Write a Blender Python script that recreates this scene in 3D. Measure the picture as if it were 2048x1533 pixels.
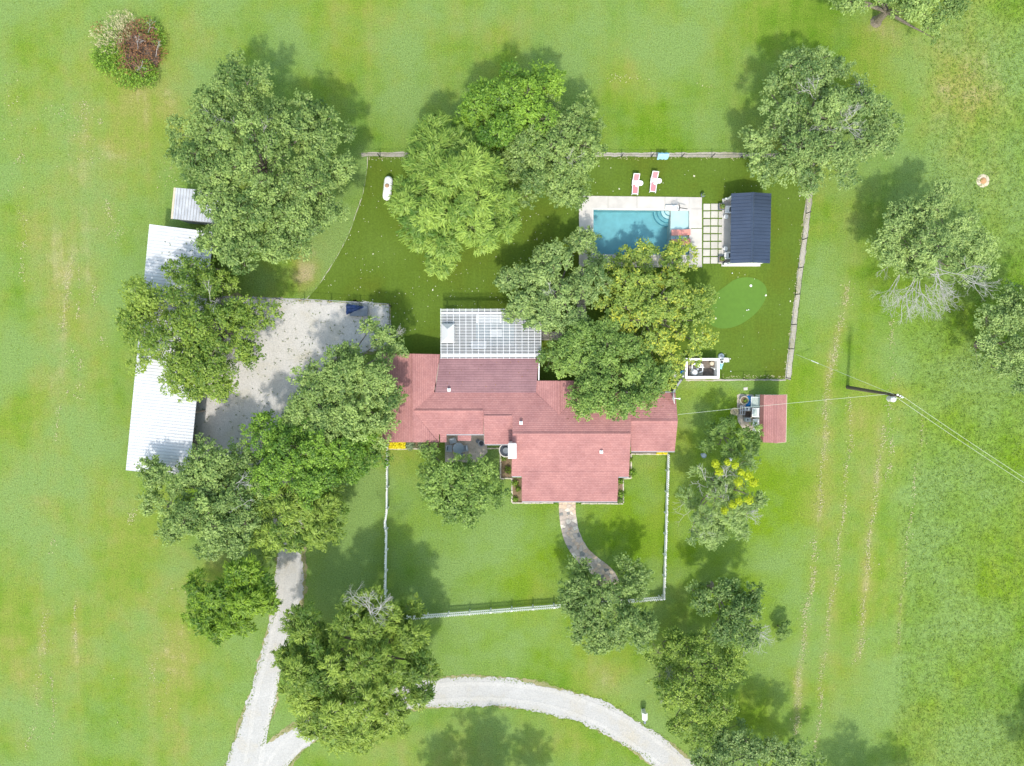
import bpy, bmesh, math, random
import numpy as np
from mathutils import Vector, Matrix

# ------------------------------------------------------------------ camera, sky, sun, exposure
scene = bpy.context.scene
for o in list(bpy.data.objects):
    bpy.data.objects.remove(o)
COL = scene.collection
H = 75.0                      # drone height, metres
TILT = math.radians(2.9)      # the drone camera leans a little to the south
FPX = 2048 * 24.0 / 36.0

cam_d = bpy.data.cameras.new('drone_camera')
cam_d.lens = 24.0
cam_d.sensor_width = 36.0
cam_d.clip_start = 0.5
cam_d.clip_end = 3000
cam = bpy.data.objects.new('drone_camera', cam_d)
cam.location = (0, 0, H)
cam.rotation_euler = (-TILT, 0, 0)
COL.objects.link(cam)
scene.camera = cam

SUN_EL = math.radians(56)
SUN_AZ = math.radians(181)    # measured clockwise from +Y: the sun stands at the bottom of the picture
world = bpy.data.worlds.new('World')
scene.world = world
world.use_nodes = True
wn = world.node_tree
wn.nodes.clear()
sky = wn.nodes.new('ShaderNodeTexSky')
sky.sky_type = 'NISHITA'
sky.sun_disc = False
sky.sun_elevation = SUN_EL
sky.sun_rotation = SUN_AZ
sky.air_density = 2.4
sky.dust_density = 2.5
bg = wn.nodes.new('ShaderNodeBackground')
bg.inputs['Strength'].default_value = 0.15
wo = wn.nodes.new('ShaderNodeOutputWorld')
wn.links.new(sky.outputs[0], bg.inputs[0])
wn.links.new(bg.outputs[0], wo.inputs[0])

sun_d = bpy.data.lights.new('sun', 'SUN')
sun_d.energy = 2.0
sun_d.angle = math.radians(2.6)
sun_d.color = (1.0, 0.95, 0.87)
sun = bpy.data.objects.new('sun', sun_d)
sdir = Vector((math.sin(SUN_AZ) * math.cos(SUN_EL), math.cos(SUN_AZ) * math.cos(SUN_EL), math.sin(SUN_EL)))
sun.rotation_euler = sdir.to_track_quat('Z', 'Y').to_euler()
sun.location = sdir * 200
COL.objects.link(sun)

scene.view_settings.view_transform = 'Standard'
scene.view_settings.look = 'None'
scene.view_settings.exposure = 0.84
scene.view_settings.gamma = 1.0
scene.view_settings.use_curve_mapping = False
scene.cycles.max_bounces = 6
scene.cycles.diffuse_bounces = 3
scene.cycles.glossy_bounces = 2
scene.cycles.transparent_max_bounces = 8
scene.cycles.transmission_bounces = 3

# ------------------------------------------------------------------ survey helpers
CT, ST = math.cos(TILT), math.sin(TILT)


def ray(px, py):
    x = (px - 1024) / FPX
    y = -(py - 766.5) / FPX
    z = -1.0
    return Vector((x, y * CT + z * ST, -y * ST + z * CT))


def P(px, py, z=0.0):
    d = ray(px, py)
    t = (z - H) / d.z
    return Vector((d.x * t, d.y * t, z))


def PP(px, py, plane):        # plane: (nx, ny, nz, k)
    d = ray(px, py)
    n = Vector(plane[:3])
    t = (plane[3] - n.z * H) / n.dot(d)
    return Vector((0, 0, H)) + d * t


def L(px, z=0.0):             # a length in photo pixels at height z, in metres
    return px * (H - z) / FPX


rnd = random.Random(7)
nrng = np.random.default_rng(11)

# ------------------------------------------------------------------ materials
MATS = {}


def nodes_of(name):
    m = bpy.data.materials.new(name)
    m.use_nodes = True
    nt = m.node_tree
    nt.nodes.clear()
    out = nt.nodes.new('ShaderNodeOutputMaterial')
    b = nt.nodes.new('ShaderNodeBsdfPrincipled')
    nt.links.new(b.outputs[0], out.inputs[0])
    MATS[name] = m
    return m, nt, b, out


def ramp(nt, stops):
    r = nt.nodes.new('ShaderNodeValToRGB')
    el = r.color_ramp.elements
    while len(el) < len(stops):
        el.new(0.5)
    for e, (p, c) in zip(el, stops):
        e.position = p
        e.color = (c[0], c[1], c[2], 1) if not isinstance(c, (int, float)) else (c, c, c, 1)
    return r


def noise(nt, vec, scale, detail=3, rough=0.55):
    n = nt.nodes.new('ShaderNodeTexNoise')
    n.inputs['Scale'].default_value = scale
    n.inputs['Detail'].default_value = detail
    n.inputs['Roughness'].default_value = rough
    nt.links.new(vec, n.inputs['Vector'])
    return n


def mixc(nt, fac, a, b, mode='MIX'):
    m = nt.nodes.new('ShaderNodeMix')
    m.data_type = 'RGBA'
    m.blend_type = mode
    for val, sock in ((fac, m.inputs[0]), (a, m.inputs[6]), (b, m.inputs[7])):
        if isinstance(val, (int, float)):
            sock.default_value = val
        elif isinstance(val, (tuple, list)):
            sock.default_value = (val[0], val[1], val[2], 1)
        else:
            nt.links.new(val, sock)
    return m.outputs[2]


def mathn(nt, op, a, b=0.0):
    m = nt.nodes.new('ShaderNodeMath')
    m.operation = op
    for val, sock in ((a, m.inputs[0]), (b, m.inputs[1])):
        if isinstance(val, (int, float)):
            sock.default_value = val
        else:
            nt.links.new(val, sock)
    return m.outputs[0]


def bump(nt, b, height, strength=0.3, dist=0.05):
    bp = nt.nodes.new('ShaderNodeBump')
    bp.inputs['Strength'].default_value = strength
    bp.inputs['Distance'].default_value = dist
    nt.links.new(height, bp.inputs['Height'])
    nt.links.new(bp.outputs[0], b.inputs['Normal'])


def pos(nt):
    g = nt.nodes.new('ShaderNodeNewGeometry')
    return g.outputs['Position']


def M(name, col, rough=0.6, var=0.15, scale=4.0, metal=0.0, spec=0.4, col2=None, bmp=0.0, bscale=20.0, objvar=0.0):
    if name in MATS:
        return MATS[name]
    m, nt, b, out = nodes_of(name)
    p = pos(nt)
    n = noise(nt, p, scale, 4)
    c2 = col2 or tuple(c * (1 - var) for c in col)
    c1 = col if col2 else tuple(min(1, c * (1 + var)) for c in col)
    r = ramp(nt, [(0.3, c2), (0.7, c1)])
    nt.links.new(n.outputs[0], r.inputs[0])
    colr = r.outputs[0]
    if objvar:
        oi = nt.nodes.new('ShaderNodeObjectInfo')
        rr = ramp(nt, [(0, 1 - objvar), (1, 1 + objvar)])
        nt.links.new(oi.outputs['Random'], rr.inputs[0])
        colr = mixc(nt, 1.0, colr, rr.outputs[0], 'MULTIPLY')
    nt.links.new(colr, b.inputs['Base Color'])
    b.inputs['Roughness'].default_value = rough
    b.inputs['Metallic'].default_value = metal
    b.inputs['Specular IOR Level'].default_value = spec
    if bmp:
        bn = noise(nt, p, bscale, 3)
        bump(nt, b, bn.outputs[0], bmp, 0.04)
    return m


def lawn_material():
    m, nt, b, out = nodes_of('lawn_grass')
    p = pos(nt)

    def attr(name):
        a = nt.nodes.new('ShaderNodeAttribute')
        a.attribute_name = name
        return a.outputs['Fac']
    dry, lush, bare, mead = attr('dry'), attr('lush'), attr('bare'), attr('meadow')
    big = noise(nt, p, 0.07, 5, 0.6)
    mid = noise(nt, p, 0.45, 5, 0.65)
    fine = noise(nt, p, 6.0, 4, 0.85)
    # streaks left by the mower, running up the picture
    mp = nt.nodes.new('ShaderNodeMapping')
    mp.inputs['Scale'].default_value = (0.55, 0.03, 1)
    mp.inputs['Rotation'].default_value = (0, 0, math.radians(-4))
    nt.links.new(p, mp.inputs['Vector'])
    streak = noise(nt, mp.outputs[0], 1.0, 4, 0.6)
    f = mathn(nt, 'ADD', mathn(nt, 'MULTIPLY', big.outputs[0], 1.5), mathn(nt, 'MULTIPLY', mid.outputs[0], 0.9))
    f = mathn(nt, 'ADD', f, mathn(nt, 'MULTIPLY', streak.outputs[0], 0.8))
    f = mathn(nt, 'ADD', f, -1.62)
    f = mathn(nt, 'ADD', f, dry)
    r = ramp(nt, [(0.0, (0.088, 0.176, 0.012)), (0.28, (0.130, 0.208, 0.024)), (0.55, (0.172, 0.224, 0.038)),
                  (0.8, (0.212, 0.226, 0.058)), (1.0, (0.29, 0.268, 0.115))])
    nt.links.new(f, r.inputs[0])
    c = r.outputs[0]
    c = mixc(nt, mathn(nt, 'MULTIPLY', lush, 0.85), c, (0.132, 0.216, 0.008))
    # cooler, bluish grass in drifts
    cool = ramp(nt, [(0.40, 0.0), (0.62, 0.9)])
    n2 = noise(nt, p, 0.11, 5, 0.6)
    off = nt.nodes.new('ShaderNodeVectorMath')
    off.inputs[1].default_value = (31.0, 17.0, 3.0)
    nt.links.new(p, off.inputs[0])
    nt.links.new(off.outputs[0], n2.inputs['Vector'])
    nt.links.new(n2.outputs[0], cool.inputs[0])
    c = mixc(nt, cool.outputs[0], c, (0.155, 0.238, 0.070))
    # worn soil
    bn = mathn(nt, 'ADD', bare, mathn(nt, 'MULTIPLY', mathn(nt, 'SUBTRACT', mid.outputs[0], 0.5), 0.7))
    br = ramp(nt, [(0.35, 0.0), (0.75, 0.85)])
    nt.links.new(bn, br.inputs[0])
    c = mixc(nt, br.outputs[0], c, (0.33, 0.27, 0.17))
    # blade-scale mottling
    fr = ramp(nt, [(0.3, 0.5), (0.5, 1.0), (0.7, 1.5)])
    nt.links.new(fine.outputs[0], fr.inputs[0])
    c = mixc(nt, 0.75, c, fr.outputs[0], 'MULTIPLY')
    f2 = noise(nt, p, 12.0, 2, 0.8)
    fr2 = ramp(nt, [(0.3, 0.6), (0.7, 1.4)])
    nt.links.new(f2.outputs[0], fr2.inputs[0])
    c = mixc(nt, 0.6, c, fr2.outputs[0], 'MULTIPLY')
    # coarse meadow clumps
    mc = noise(nt, p, 1.6, 4, 0.8)
    mr = ramp(nt, [(0.35, 0.72), (0.5, 1.03), (0.68, 1.3)])
    nt.links.new(mc.outputs[0], mr.inputs[0])
    c = mixc(nt, mead, c, mixc(nt, 1.0, c, mr.outputs[0], 'MULTIPLY'))
    nt.links.new(c, b.inputs['Base Color'])
    b.inputs['Roughness'].default_value = 0.9
    b.inputs['Specular IOR Level'].default_value = 0.1
    bump(nt, b, f2.outputs[0], 0.6, 0.05)
    return m


def turf_material():
    m, nt, b, out = nodes_of('artificial_turf')
    p = pos(nt)
    big = noise(nt, p, 0.16, 4)
    fine = noise(nt, p, 5.0, 3, 0.7)
    r = ramp(nt, [(0.28, (0.086, 0.118, 0.010)), (0.5, (0.083, 0.136, 0.014)), (0.72, (0.095, 0.154, 0.022))])
    nt.links.new(big.outputs[0], r.inputs[0])
    mp = nt.nodes.new('ShaderNodeMapping')
    mp.inputs['Scale'].default_value = (3.5, 0.15, 1)
    nt.links.new(p, mp.inputs['Vector'])
    st = noise(nt, mp.outputs[0], 1.0, 2)
    sr = ramp(nt, [(0.3, 0.85), (0.7, 1.15)])
    nt.links.new(st.outputs[0], sr.inputs[0])
    c = mixc(nt, 0.3, r.outputs[0], sr.outputs[0], 'MULTIPLY')
    fr = ramp(nt, [(0.3, 0.72), (0.7, 1.3)])
    nt.links.new(fine.outputs[0], fr.inputs[0])
    c = mixc(nt, 0.7, c, fr.outputs[0], 'MULTIPLY')
    nt.links.new(c, b.inputs['Base Color'])
    b.inputs['Roughness'].default_value = 0.85
    b.inputs['Specular IOR Level'].default_value = 0.15
    bump(nt, b, fine.outputs[0], 0.4, 0.03)
    return m


def gravel_material(name, a, c2, sandy):
    m, nt, b, out = nodes_of(name)
    p = pos(nt)
    big = noise(nt, p, 0.35, 5, 0.6)
    fine = noise(nt, p, 6.0, 3, 0.8)
    r = ramp(nt, [(0.3, sandy), (0.48, a), (0.75, c2)])
    nt.links.new(big.outputs[0], r.inputs[0])
    fr = ramp(nt, [(0.28, 0.72), (0.5, 1.0), (0.75, 1.15)])
    nt.links.new(fine.outputs[0], fr.inputs[0])
    c = mixc(nt, 0.8, r.outputs[0], fr.outputs[0], 'MULTIPLY')
    nt.links.new(c, b.inputs['Base Color'])
    b.inputs['Roughness'].default_value = 0.95
    b.inputs['Specular IOR Level'].default_value = 0.1
    bump(nt, b, fine.outputs[0], 0.7, 0.05)
    return m


def shingle_material(name, light, dark, course=0.2, tab=0.32):
    m, nt, b, out = nodes_of(name)
    uv = nt.nodes.new('ShaderNodeUVMap')
    br = nt.nodes.new('ShaderNodeTexBrick')
    br.inputs['Scale'].default_value = 1.0
    br.inputs['Brick Width'].default_value = tab
    br.inputs['Row Height'].default_value = course
    br.inputs['Mortar Size'].default_value = 0.005
    br.inputs['Mortar Smooth'].default_value = 0.2
    br.inputs['Color1'].default_value = (*light, 1)
    br.inputs['Color2'].default_value = (*dark, 1)
    br.inputs['Mortar'].default_value = (dark[0] * 0.42, dark[1] * 0.36, dark[2] * 0.36, 1)
    nt.links.new(uv.outputs[0], br.inputs['Vector'])
    sp = nt.nodes.new('ShaderNodeSeparateXYZ')
    nt.links.new(uv.outputs[0], sp.inputs[0])
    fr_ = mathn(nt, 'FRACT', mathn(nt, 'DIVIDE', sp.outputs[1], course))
    saw = mathn(nt, 'SUBTRACT', 1.0, fr_)
    p = pos(nt)
    n = noise(nt, p, 0.5, 5, 0.7)
    nr = ramp(nt, [(0.3, (0.82, 0.80, 0.83)), (0.7, (1.12, 1.12, 1.10))])
    nt.links.new(n.outputs[0], nr.inputs[0])
    c = mixc(nt, 1.0, br.outputs[0], nr.outputs[0], 'MULTIPLY')
    n2 = noise(nt, p, 7, 2, 0.8)
    nr2 = ramp(nt, [(0.3, 0.88), (0.7, 1.12)])
    nt.links.new(n2.outputs[0], nr2.inputs[0])
    c = mixc(nt, 0.8, c, nr2.outputs[0], 'MULTIPLY')
    ln_ = ramp(nt, [(0.0, 0.62), (0.16, 0.7), (0.26, 1.0)])  # shadow under each course's butt edge, painted as a darker line
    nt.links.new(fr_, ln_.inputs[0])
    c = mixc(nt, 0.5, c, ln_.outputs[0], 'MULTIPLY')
    nt.links.new(c, b.inputs['Base Color'])
    b.inputs['Roughness'].default_value = 0.85
    b.inputs['Specular IOR Level'].default_value = 0.2
    bump(nt, b, saw, 0.7, 0.02)
    return m


def leaf_material(name, dark, light, trans=0.3, mid=None):
    if name in MATS:
        return MATS[name]
    m, nt, b, out = nodes_of(name)
    a = nt.nodes.new('ShaderNodeAttribute')
    a.attribute_name = 'tint'
    r = ramp(nt, [(0.0, dark), (0.55, tuple(.56 * b_ + .44 * a_ for a_, b_ in zip(dark, mid or light))), (1.0, light)])
    nt.links.new(a.outputs['Fac'], r.inputs[0])
    nt.links.new(r.outputs[0], b.inputs['Base Color'])
    b.inputs['Roughness'].default_value = 0.5
    b.inputs['Specular IOR Level'].default_value = 0.35
    t = nt.nodes.new('ShaderNodeBsdfTranslucent')
    tc = mixc(nt, 0.5, r.outputs[0], (0.30, 0.42, 0.05))
    nt.links.new(tc, t.inputs[0])
    mx = nt.nodes.new('ShaderNodeMixShader')
    mx.inputs[0].default_value = trans
    nt.links.new(b.outputs[0], mx.inputs[1])
    nt.links.new(t.outputs[0], mx.inputs[2])
    nt.links.new(mx.outputs[0], out.inputs[0])
    return m


def water_material():
    m, nt, b, out = nodes_of('pool_water')
    nt.nodes.remove(b)
    p = pos(nt)
    n = noise(nt, p, 3.0, 3)
    bp = nt.nodes.new('ShaderNodeBump')
    bp.inputs['Strength'].default_value = 0.15
    bp.inputs['Distance'].default_value = 0.05
    nt.links.new(n.outputs[0], bp.inputs['Height'])
    tr = nt.nodes.new('ShaderNodeBsdfTransparent')
    tr.inputs[0].default_value = (0.80, 0.955, 0.97, 1)
    gl = nt.nodes.new('ShaderNodeBsdfGlossy')
    gl.inputs['Roughness'].default_value = 0.06
    nt.links.new(bp.outputs[0], gl.inputs['Normal'])
    fr = nt.nodes.new('ShaderNodeFresnel')
    fr.inputs[0].default_value = 1.33
    nt.links.new(bp.outputs[0], fr.inputs['Normal'])
    mx = nt.nodes.new('ShaderNodeMixShader')
    nt.links.new(fr.outputs[0], mx.inputs[0])
    nt.links.new(tr.outputs[0], mx.inputs[1])
    nt.links.new(gl.outputs[0], mx.inputs[2])
    nt.links.new(mx.outputs[0], out.inputs[0])
    return m


lawn_material()
turf_material()
water_material()
gravel_material('white_gravel', (0.395, 0.388, 0.378), (0.445, 0.438, 0.43), (0.41, 0.38, 0.325))
gravel_material('lot_gravel', (0.47, 0.455, 0.43), (0.52, 0.505, 0.485), (0.44, 0.415, 0.35))
gravel_material('strip_soil', (0.38, 0.355, 0.30), (0.46, 0.43, 0.375), (0.28, 0.265, 0.18))
gravel_material('track_gravel', (0.425, 0.415, 0.40), (0.47, 0.46, 0.45), (0.42, 0.40, 0.36))
gravel_material('margin_soil', (0.25, 0.235, 0.12), (0.34, 0.30, 0.18), (0.17, 0.20, 0.07))
gravel_material('bed_soil', (0.20, 0.145, 0.09), (0.27, 0.20, 0.13), (0.12, 0.10, 0.05))
shingle_material('red_shingle', (0.40, 0.200, 0.190), (0.36, 0.172, 0.163))
shingle_material('rolled_roofing', (0.265, 0.152, 0.163), (0.245, 0.137, 0.147), 0.26, 2.0)
M('white_paint', (0.86, 0.86, 0.845), 0.5, 0.05, 3)
M('white_plastic', (0.78, 0.79, 0.80), 0.35, 0.05, 3)
M('white_metal', (0.58, 0.59, 0.605), 0.42, 0.05, 0.6, spec=0.5)
M('dark_metal', (0.035, 0.035, 0.04), 0.5, 0.2, 5)
M('galvanised', (0.46, 0.475, 0.50), 0.4, 0.15, 1.2, metal=0.35)
M('grey_metal', (0.34, 0.36, 0.40), 0.5, 0.2, 1.0, metal=0.2)
M('wall_siding', (0.55, 0.50, 0.44), 0.7, 0.1, 2)
M('fascia_grey', (0.30, 0.31, 0.33), 0.6, 0.1, 2)
M('concrete', (0.50, 0.475, 0.445), 0.8, 0.1, 0.9, bmp=0.2, objvar=0.06)
M('walk_concrete', (0.36, 0.33, 0.275), 0.85, 0.16, 1.2, bmp=0.2, objvar=0.1)
M('paver_concrete', (0.50, 0.48, 0.435), 0.85, 0.07, 1.5, objvar=0.06)
M('patio_shaded', (0.11, 0.125, 0.135), 0.8, 0.15, 0.8)  # patio concrete with the shade under the pergola darkened into its colour
M('pergola_paint', (0.72, 0.73, 0.745), 0.5, 0.06, 2)
M('coping', (0.55, 0.535, 0.51), 0.7, 0.06, 1.5)
M('plaster', (0.20, 0.39, 0.43), 0.6, 0.10, 1.4)
M('plaster_pale', (0.60, 0.64, 0.65), 0.6, 0.06, 1.4)
M('step_tile', (0.05, 0.20, 0.27), 0.4, 0.2, 3)
M('blue_roof', (0.047, 0.066, 0.108), 0.36, 0.12, 0.8, metal=0.25, spec=0.5)
M('bark', (0.19, 0.165, 0.135), 0.9, 0.3, 6, bmp=0.5)
M('pale_twig', (0.42, 0.41, 0.40), 0.9, 0.2, 4)
M('brown_twig', (0.20, 0.105, 0.065), 0.9, 0.35, 3)
M('putting_turf', (0.085, 0.175, 0.020), 0.9, 0.06, 2.0)
M('pink_sling', (0.58, 0.20, 0.23), 0.7, 0.08, 6)
M('coral', (0.72, 0.30, 0.25), 0.5, 0.06, 4)
M('blue_cloth', (0.28, 0.52, 0.66), 0.8, 0.1, 4)
M('blue_plastic', (0.02, 0.21, 0.52), 0.35, 0.12, 4)
M('navy_tarp', (0.018, 0.045, 0.15), 0.55, 0.35, 3)
M('slate', (0.14, 0.165, 0.20), 0.6, 0.15, 3)
M('charcoal', (0.05, 0.055, 0.06), 0.6, 0.2, 3)
M('dark_water', (0.035, 0.045, 0.06), 0.15, 0.3, 3)
M('terracotta', (0.38, 0.24, 0.15), 0.8, 0.2, 5)
M('stone_edge', (0.47, 0.43, 0.35), 0.85, 0.15, 3, objvar=0.12)
M('glass_table', (0.27, 0.33, 0.37), 0.15, 0.15, 2)
M('weathered_wood', (0.23, 0.20, 0.175), 0.85, 0.25, 5)
M('pale_green_paint', (0.44, 0.50, 0.47), 0.6, 0.12, 4)
M('window_glass', (0.16, 0.21, 0.22), 0.12, 0.2, 3)
M('wire', (0.50, 0.55, 0.46), 0.5, 0.05, 1)
M('pole_wood', (0.10, 0.085, 0.07), 0.9, 0.25, 4)
M('stone_mortar', (0.44, 0.38, 0.32), 0.9, 0.15, 4)
M('orange_soil', (0.42, 0.24, 0.12), 0.95, 0.15, 4)
M('pale_soil', (0.52, 0.45, 0.34), 0.95, 0.15, 4)
M('red_paint', (0.30, 0.06, 0.05), 0.6, 0.1, 3)
M('mulch', (0.09, 0.065, 0.05), 0.95, 0.4, 6)
M('straw', (0.60, 0.50, 0.31), 0.9, 0.25, 5)
M('cushion_grey', (0.42, 0.46, 0.50), 0.8, 0.1, 4)
M('pump_floor', (0.15, 0.125, 0.105), 0.95, 0.35, 2.5)
M('rug', (0.14, 0.20, 0.235), 0.9, 0.2, 3)
for k, c in enumerate([(0.486, 0.405, 0.338), (0.581, 0.459, 0.338), (0.405, 0.338, 0.284), (0.540, 0.405, 0.297), (0.203, 0.203, 0.189), (0.620, 0.553, 0.459), (0.459, 0.331, 0.243)]):
    M('flagstone_%d' % k, c, 0.85, 0.16, 5, bmp=0.3)

# ------------------------------------------------------------------ mesh helpers


class MB:
    def __init__(self):
        self.v, self.f, self.uv = [], [], []

    def add(self, vs, fs, uvs=None):
        o = len(self.v)
        self.v += [tuple(x) for x in vs]
        for k, f in enumerate(fs):
            self.f.append(tuple(i + o for i in f))
            self.uv.append(uvs[k] if uvs else None)
        return self

    def box(self, c, s, rz=0.0, tilt=None):
        hx, hy, hz = s[0] / 2, s[1] / 2, s[2] / 2
        vs = []
        for dz in (-hz, hz):
            for dx, dy in ((-hx, -hy), (hx, -hy), (hx, hy), (-hx, hy)):
                w = Vector((dx, dy, dz))
                if tilt:
                    w = tilt @ w
                if rz:
                    w = Matrix.Rotation(rz, 3, 'Z') @ w
                vs.append(Vector(c) + w)
        return self.add(vs, [(3, 2, 1, 0), (4, 5, 6, 7), (0, 1, 5, 4), (1, 2, 6, 5), (2, 3, 7, 6), (3, 0, 4, 7)])

    def prism(self, poly, z0, z1):
        n = len(poly)
        a = sum(poly[i][0] * poly[(i + 1) % n][1] - poly[(i + 1) % n][0] * poly[i][1] for i in range(n))
        if a < 0:
            poly = poly[::-1]
        vs = [(p[0], p[1], z0) for p in poly] + [(p[0], p[1], z1) for p in poly]
        fs = [tuple(range(n, 2 * n)), tuple(range(n - 1, -1, -1))]
        for i in range(n):
            j = (i + 1) % n
            fs.append((i, j, j + n, i + n))
        return self.add(vs, fs)

    def slab(self, poly, th, down=None, uv=True):
        n = len(poly)
        poly = [Vector(p) for p in poly]
        nor = Vector((0, 0, 0))
        for i in range(n):
            a, b2 = poly[i], poly[(i + 1) % n]
            nor += Vector(((a.y - b2.y) * (a.z + b2.z), (a.z - b2.z) * (a.x + b2.x), (a.x - b2.x) * (a.y + b2.y)))
        nor.normalize()
        if nor.z < 0:
            poly = poly[::-1]
            nor = -nor
        hor = Vector((0, 0, 1)).cross(nor)
        hor = hor.normalized() if hor.length > 1e-4 else Vector((1, 0, 0))
        up = nor.cross(hor)
        uvt = [(p.dot(hor), p.dot(up)) for p in poly]
        dv = Vector(down) if down else Vector((0, 0, -th))
        vs = poly + [p + dv for p in poly]
        fs = [tuple(range(n)), tuple(range(2 * n - 1, n - 1, -1))]
        uvs = [uvt, [uvt[i] for i in range(n - 1, -1, -1)]]
        for i in range(n):
            j = (i + 1) % n
            fs.append((j, i, i + n, j + n))
            uvs.append([uvt[j], uvt[i], uvt[i], uvt[j]])
        return self.add(vs, fs, uvs)

    def tube(self, p0, p1, r0, r1=None, n=8, caps=True):
        p0, p1 = Vector(p0), Vector(p1)
        r1 = r0 if r1 is None else r1
        d = (p1 - p0)
        if d.length < 1e-6:
            return self
        d.normalize()
        u = d.orthogonal().normalized()
        w = d.cross(u)
        vs = []
        for p, r in ((p0, r0), (p1, r1)):
            for k in range(n):
                t = 2 * math.pi * k / n
                vs.append(p + u * (r * math.cos(t)) + w * (r * math.sin(t)))
        fs = [(k, (k + 1) % n, (k + 1) % n + n, k + n) for k in range(n)]
        if caps:
            fs += [tuple(range(n - 1, -1, -1)), tuple(range(n, 2 * n))]
        return self.add(vs, fs)

    def path(self, pts, r, n=6):
        for a, b2 in zip(pts[:-1], pts[1:]):
            self.tube(a, b2, r, r, n)
        return self

    def lathe(self, prof, c=(0, 0, 0), n=20, axis=None, sx=1.0):
        vs, fs = [], []
        q = Matrix.Identity(3)
        if axis is not None:
            q = Vector((0, 0, 1)).rotation_difference(Vector(axis)).to_matrix()
        m = len(prof)
        for (r, z) in prof:
            for k in range(n):
                t = 2 * math.pi * k / n
                vs.append(Vector(c) + q @ Vector((r * math.cos(t) * sx, r * math.sin(t), z)))
        for i in range(m - 1):
            for k in range(n):
                k2 = (k + 1) % n
                fs.append((i * n + k, i * n + k2, (i + 1) * n + k2, (i + 1) * n + k))
        fs.append(tuple(range(n - 1, -1, -1)))
        fs.append(tuple((m - 1) * n + k for k in range(n)))
        return self.add(vs, fs)

    def blob(self, c, r, n=10, jit=0.12, rr=None):
        rr = rr or rnd
        prof = []
        m = 7
        vs, fs = [], []
        for i in range(1, m):
            ph = math.pi * i / m - math.pi / 2
            for k in range(n):
                t = 2 * math.pi * k / n
                q = 1 + rr.uniform(-jit, jit)
                vs.append((c[0] + r[0] * math.cos(ph) * math.cos(t) * q, c[1] + r[1] * math.cos(ph) * math.sin(t) * q, c[2] + r[2] * math.sin(ph) * q))
        for i in range(m - 2):
            for k in range(n):
                k2 = (k + 1) % n
                fs.append((i * n + k, i * n + k2, (i + 1) * n + k2, (i + 1) * n + k))
        fs.append(tuple(range(n - 1, -1, -1)))
        fs.append(tuple((m - 2) * n + k for k in range(n)))
        return self.add(vs, fs)

    def mesh(self, name, mat, off=Vector((0, 0, 0)), smooth=False):
        me = bpy.data.meshes.new(name)
        me.from_pydata([(x - off[0], y - off[1], z - off[2]) for x, y, z in self.v], [], self.f)
        if any(u is not None for u in self.uv):
            lay = me.uv_layers.new(name='UVMap')
            i = 0
            flat = []
            for f, u in zip(self.f, self.uv):
                for k in range(len(f)):
                    flat += list(u[k]) if u else [0.0, 0.0]
            lay.data.foreach_set('uv', flat)
        me.materials.append(MATS[mat])
        if smooth:
            me.polygons.foreach_set('use_smooth', [True] * len(me.polygons))
        me.update()
        return me

    def build(self, name, mat, parent=None, smooth=False):
        off = Vector((0, 0, 0))
        if parent is not None:
            q = parent
            while q is not None:
                off += q.location
                q = q.parent
            loc = Vector((0, 0, 0))
        else:
            a = np.array(self.v)
            off = Vector(((a[:, 0].min() + a[:, 0].max()) / 2, (a[:, 1].min() + a[:, 1].max()) / 2, a[:, 2].min()))
            loc = off
        o = bpy.data.objects.new(name, self.mesh(name, mat, off, smooth))
        o.location = loc
        COL.objects.link(o)
        o.parent = parent
        return o


def thing(name, label, cat, loc, group=None):
    o = bpy.data.objects.new(name, None)
    o.empty_display_size = 0.3
    o.location = loc
    o['label'] = label
    o['category'] = cat
    if group:
        o['group'] = group
    COL.objects.link(o)
    return o


def tag(o, label, cat, group=None):
    o['label'] = label
    o['category'] = cat
    if group:
        o['group'] = group
    return o


def struct(o, kind='structure', label=None):
    o['kind'] = kind
    if label:
        o['label'] = label
    return o


def place(mesh, name, parent, world, rz=0.0, scale=None):
    """one more object that shares mesh data, at a world position"""
    off = Vector((0, 0, 0))
    q = parent
    while q is not None:
        off += q.location
        q = q.parent
    o = bpy.data.objects.new(name, mesh)
    o.location = Vector(world) - off
    o.rotation_euler = (0, 0, rz)
    if scale:
        o.scale = scale
    COL.objects.link(o)
    o.parent = parent
    return o


def pxpoly(pts, z=0.0):
    return [tuple(P(x, y, z)) for x, y in pts]


def spline(pts, k=8, closed=False):
    """Catmull-Rom through pixel points"""
    out = []
    n = len(pts)
    rng_ = range(n) if closed else range(n - 1)
    for i in rng_:
        if closed:
            p0, p1, p2, p3 = pts[(i - 1) % n], pts[i], pts[(i + 1) % n], pts[(i + 2) % n]
        else:
            p0, p1, p2, p3 = pts[max(i - 1, 0)], pts[i], pts[i + 1], pts[min(i + 2, n - 1)]
        for j in range(k):
            t = j / k
            out.append(tuple(0.5 * ((2 * p1[a]) + (-p0[a] + p2[a]) * t + (2 * p0[a] - 5 * p1[a] + 4 * p2[a] - p3[a]) * t * t
                                    + (-p0[a] + 3 * p1[a] - 3 * p2[a] + p3[a]) * t ** 3) for a in (0, 1)))
    if not closed:
        out.append(pts[-1])
    return out


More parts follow.
